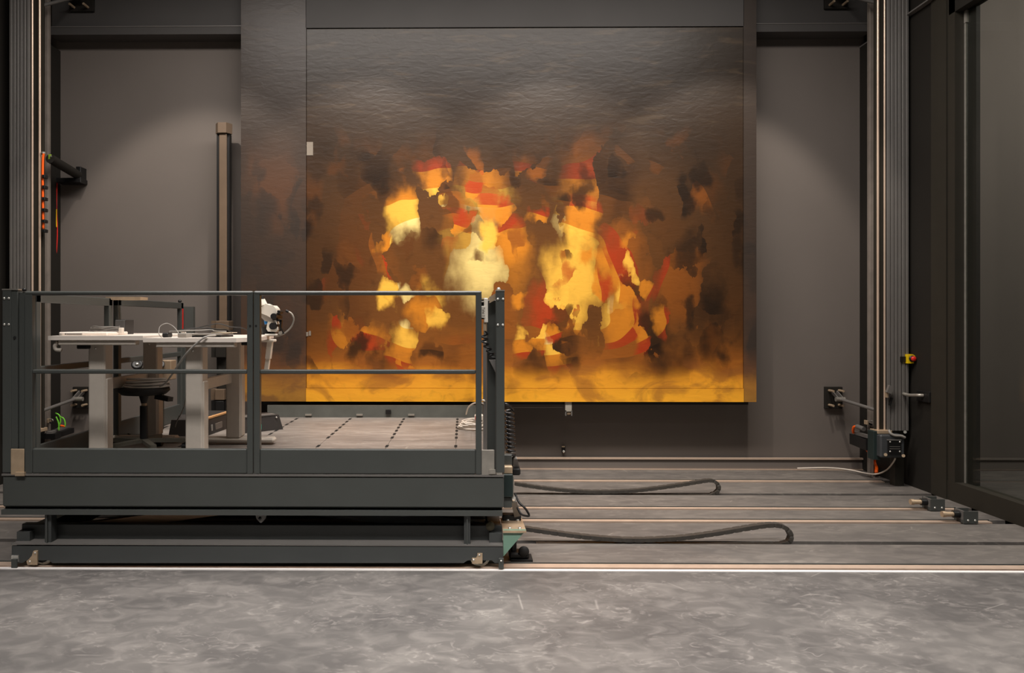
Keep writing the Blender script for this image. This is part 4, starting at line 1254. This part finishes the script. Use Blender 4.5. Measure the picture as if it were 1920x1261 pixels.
# cable carrier arms with orange leads
aw = thing('cable_carrier', 'black cable arm high on the wall beside the slim guide post', 'cable arm', tuple(W(125, 340, 7.40)))
MB().cyl(W(94, 297, 6.95), W(146, 328, 7.40), 0.045, 14).build('arm_tube', M_dark, aw)
MB().beam(W(95, 293, 6.94), W(140, 318, 7.38), 0.012, 0.012).build('arm_lead', M_alu, aw)
MB().cbox(*RB(142, 312, 151, 341, 7.38, 0.12), 0.004).build('end_bracket', M_black, aw)
MB().cbox(*RB(105, 333, 151, 342, 7.36, 0.14), 0.004).build('shelf', M_black, aw)
MB().cbox(*RB(90, 289, 96, 300, 6.95, 0.05), 0.004).build('green_plug', mat('green_plug', (150, 180, 60), 0.5), aw)
MB().tube([W(130, 315, 7.3), W(137, 318, 7.3), W(140, 328, 7.33)], 0.012, 8).build('orange_lead', M_orange, aw)
og = thing('cable_bundle', 'orange and white cables tied upright along the tower channel', 'cable', tuple(W(81, 432, 6.69)))
MB().tube([W(82, 288, 6.69), W(80.5, 298, 6.69), W(80, 330, 6.69), W(80.5, 380, 6.69), W(81, 430, 6.69)], 0.011, 8).build('orange_cable', M_orange, og)
MB().tube([W(79.5, 288, 6.70), W(79.8, 340, 6.70), W(81, 400, 6.70), W(80, 428, 6.70)], 0.010, 8).build('white_cable', M_wcable, og)
for yv in (330, 350, 372, 393, 414, 432):
    MB().cbox(*RB(78, yv - 3, 83.5, yv + 3, 6.665, 0.06), 0.003).build('cable_tie', M_black, og)
MB().cyl(W(81, 288, 6.70), W(81, 285, 6.70), 0.02, 10).build('connector', M_zinc, og)
hw = thing('hanging_wire', 'thin red and yellow wire hanging on the wall below the cable arm', 'wire', tuple(W(106, 520, 7.42)))
MB().tube([W(107, 342, 7.42), W(106, 385, 7.43), W(107.5, 430, 7.43), W(107, 452, 7.43), W(105.5, 475, 7.43)], 0.006, 6).build('red_wire', M_red, hw)
MB().tube([W(106, 392, 7.41), W(105.7, 410, 7.41), W(106, 426, 7.41)], 0.005, 6).build('yellow_wire', M_yellow, hw)
MB().tube([W(107, 342, 7.435), W(106.5, 390, 7.435), W(105.6, 475, 7.435), W(105.5, 524, 7.435)], 0.004, 6).build('grey_wire', M_cable, hw)
lw = thing('terminal_tray', 'dark tray with green looped wires at the foot of the wall corner', 'tray', tuple(W(110, 815, 7.0)))
MB().box(-4.11, X(100, 7.2), 7.12, 7.2, Z(822, 7.15), Z(812, 7.15)).build('wall_mount', M_black, lw)
MB().beam(W(92, 818, 7.05), W(128, 806, 7.38), 0.12, 0.05).build('tray_body', M_black, lw)
MB().beam(W(92, 811, 7.05), W(124, 800, 7.38), 0.05, 0.02).build('tray_lid', M_alu, lw)
for pts in ([(104, 774), (111, 778), (113.5, 788), (111, 798), (109, 803)], [(105, 781), (109, 790), (110.5, 800), (110, 806)], [(113, 781), (119, 784), (122, 792), (121.5, 800)]):
    MB().tube([W(a_, b2, 7.12) for a_, b2 in pts], 0.007, 7).build('green_wire', M_green, lw)
MB().cyl(W(114, 797.5, 7.12), W(122, 799, 7.12), 0.010, 8).build('orange_plug', M_orange, lw)
# lower cable arm by the motor tower
ca = thing('cable_carrier', 'black cable arm near the floor beside the motor tower', 'cable arm', tuple(W(1612, 832, 7.1)))
MB().beam(W(1599, 822, 7.38), W(1630, 834, 6.90), 0.06, 0.10).build('arm_box', M_black, ca)
MB().beam(W(1600, 810, 7.36), W(1628, 818, 6.92), 0.03, 0.03).build('arm_lid', M_alu, ca)
MB().cyl(W(1607, 799, 7.2), W(1620, 804, 7.1), 0.022, 10).build('connector', M_alu, ca)
MB().tube([W(1606, 799, 7.2), W(1601, 800, 7.22), W(1599.5, 806, 7.24), W(1600, 811, 7.26)], 0.012, 8).build('orange_loop', M_orange, ca)
one(MB().tube([W(1615, 830, 7.1), W(1622, 838, 7.15), W(1630, 848, 7.2), W(1638, 859, 7.22), W(1643, 873, 7.2), W(1643, 885, 7.05)], 0.016, 9), 'orange_cable', M_orange, 'thick orange cable hanging from the arm down to the floor', 'cable')
one(MB().tube([W(1495, 877.5, 7.38), W(1550, 876.5, 7.35), W(1590, 880, 7.30), W(1625, 887, 7.10), W(1645, 888, 6.95), W(1663, 880, 6.8), W(1675, 866, 6.72), W(1679, 858, 6.68)], 0.007, 7), 'floor_cable', M_wcable, 'thin white cable curving from the wall foot up to the motor', 'cable')
# post clamps
for (q, yv, m, lab) in ((1630, 792, M_brass, 'small bright clamp on the slim post beside the motor'), (92, 789, M_brass, 'small bright clamp on the slim post behind the desks')):
    cl = thing('post_clamp', lab, 'clamp', tuple(W(q, yv + 4, 7.08)))
    MB().cbox(*RB(q - 5, yv - 4, q - 1, yv + 4, 7.06, 0.05), 0.003).build('clamp_block', m, cl)
    MB().tube([W(q - 2, yv - 3, 7.08), W(q + 6, yv - 3, 7.07), W(q + 7, yv, 7.07)], 0.006, 6).build('clamp_lever', M_zinc, cl)
    MB().cyl(W(q - 2, yv + 1, 7.08), W(q + 5, yv + 4, 7.08), 0.008, 8).build('clamp_screw', M_black, cl)
# peg on the wall under the painting
pg = thing('wall_peg', 'tiny black and bright peg on the wall under the painting', 'peg', tuple(W(1057, 847, 7.48)))
MB().cbox(*RB(1053.5, 836, 1060, 849, 7.475, 0.03), 0.004).build('peg_base', M_black, pg)
MB().lathe([(0.014, 0), (0.014, 0.02), (0.008, 0.03)], W(1056.5, 845.5, 7.475), (0, -1, 0), 12).build('peg_tip', M_bolt, pg)
MB().box(*RB(1053.5, 836, 1059, 838, 7.46, 0.015)).build('peg_lip', M_brass, pg)
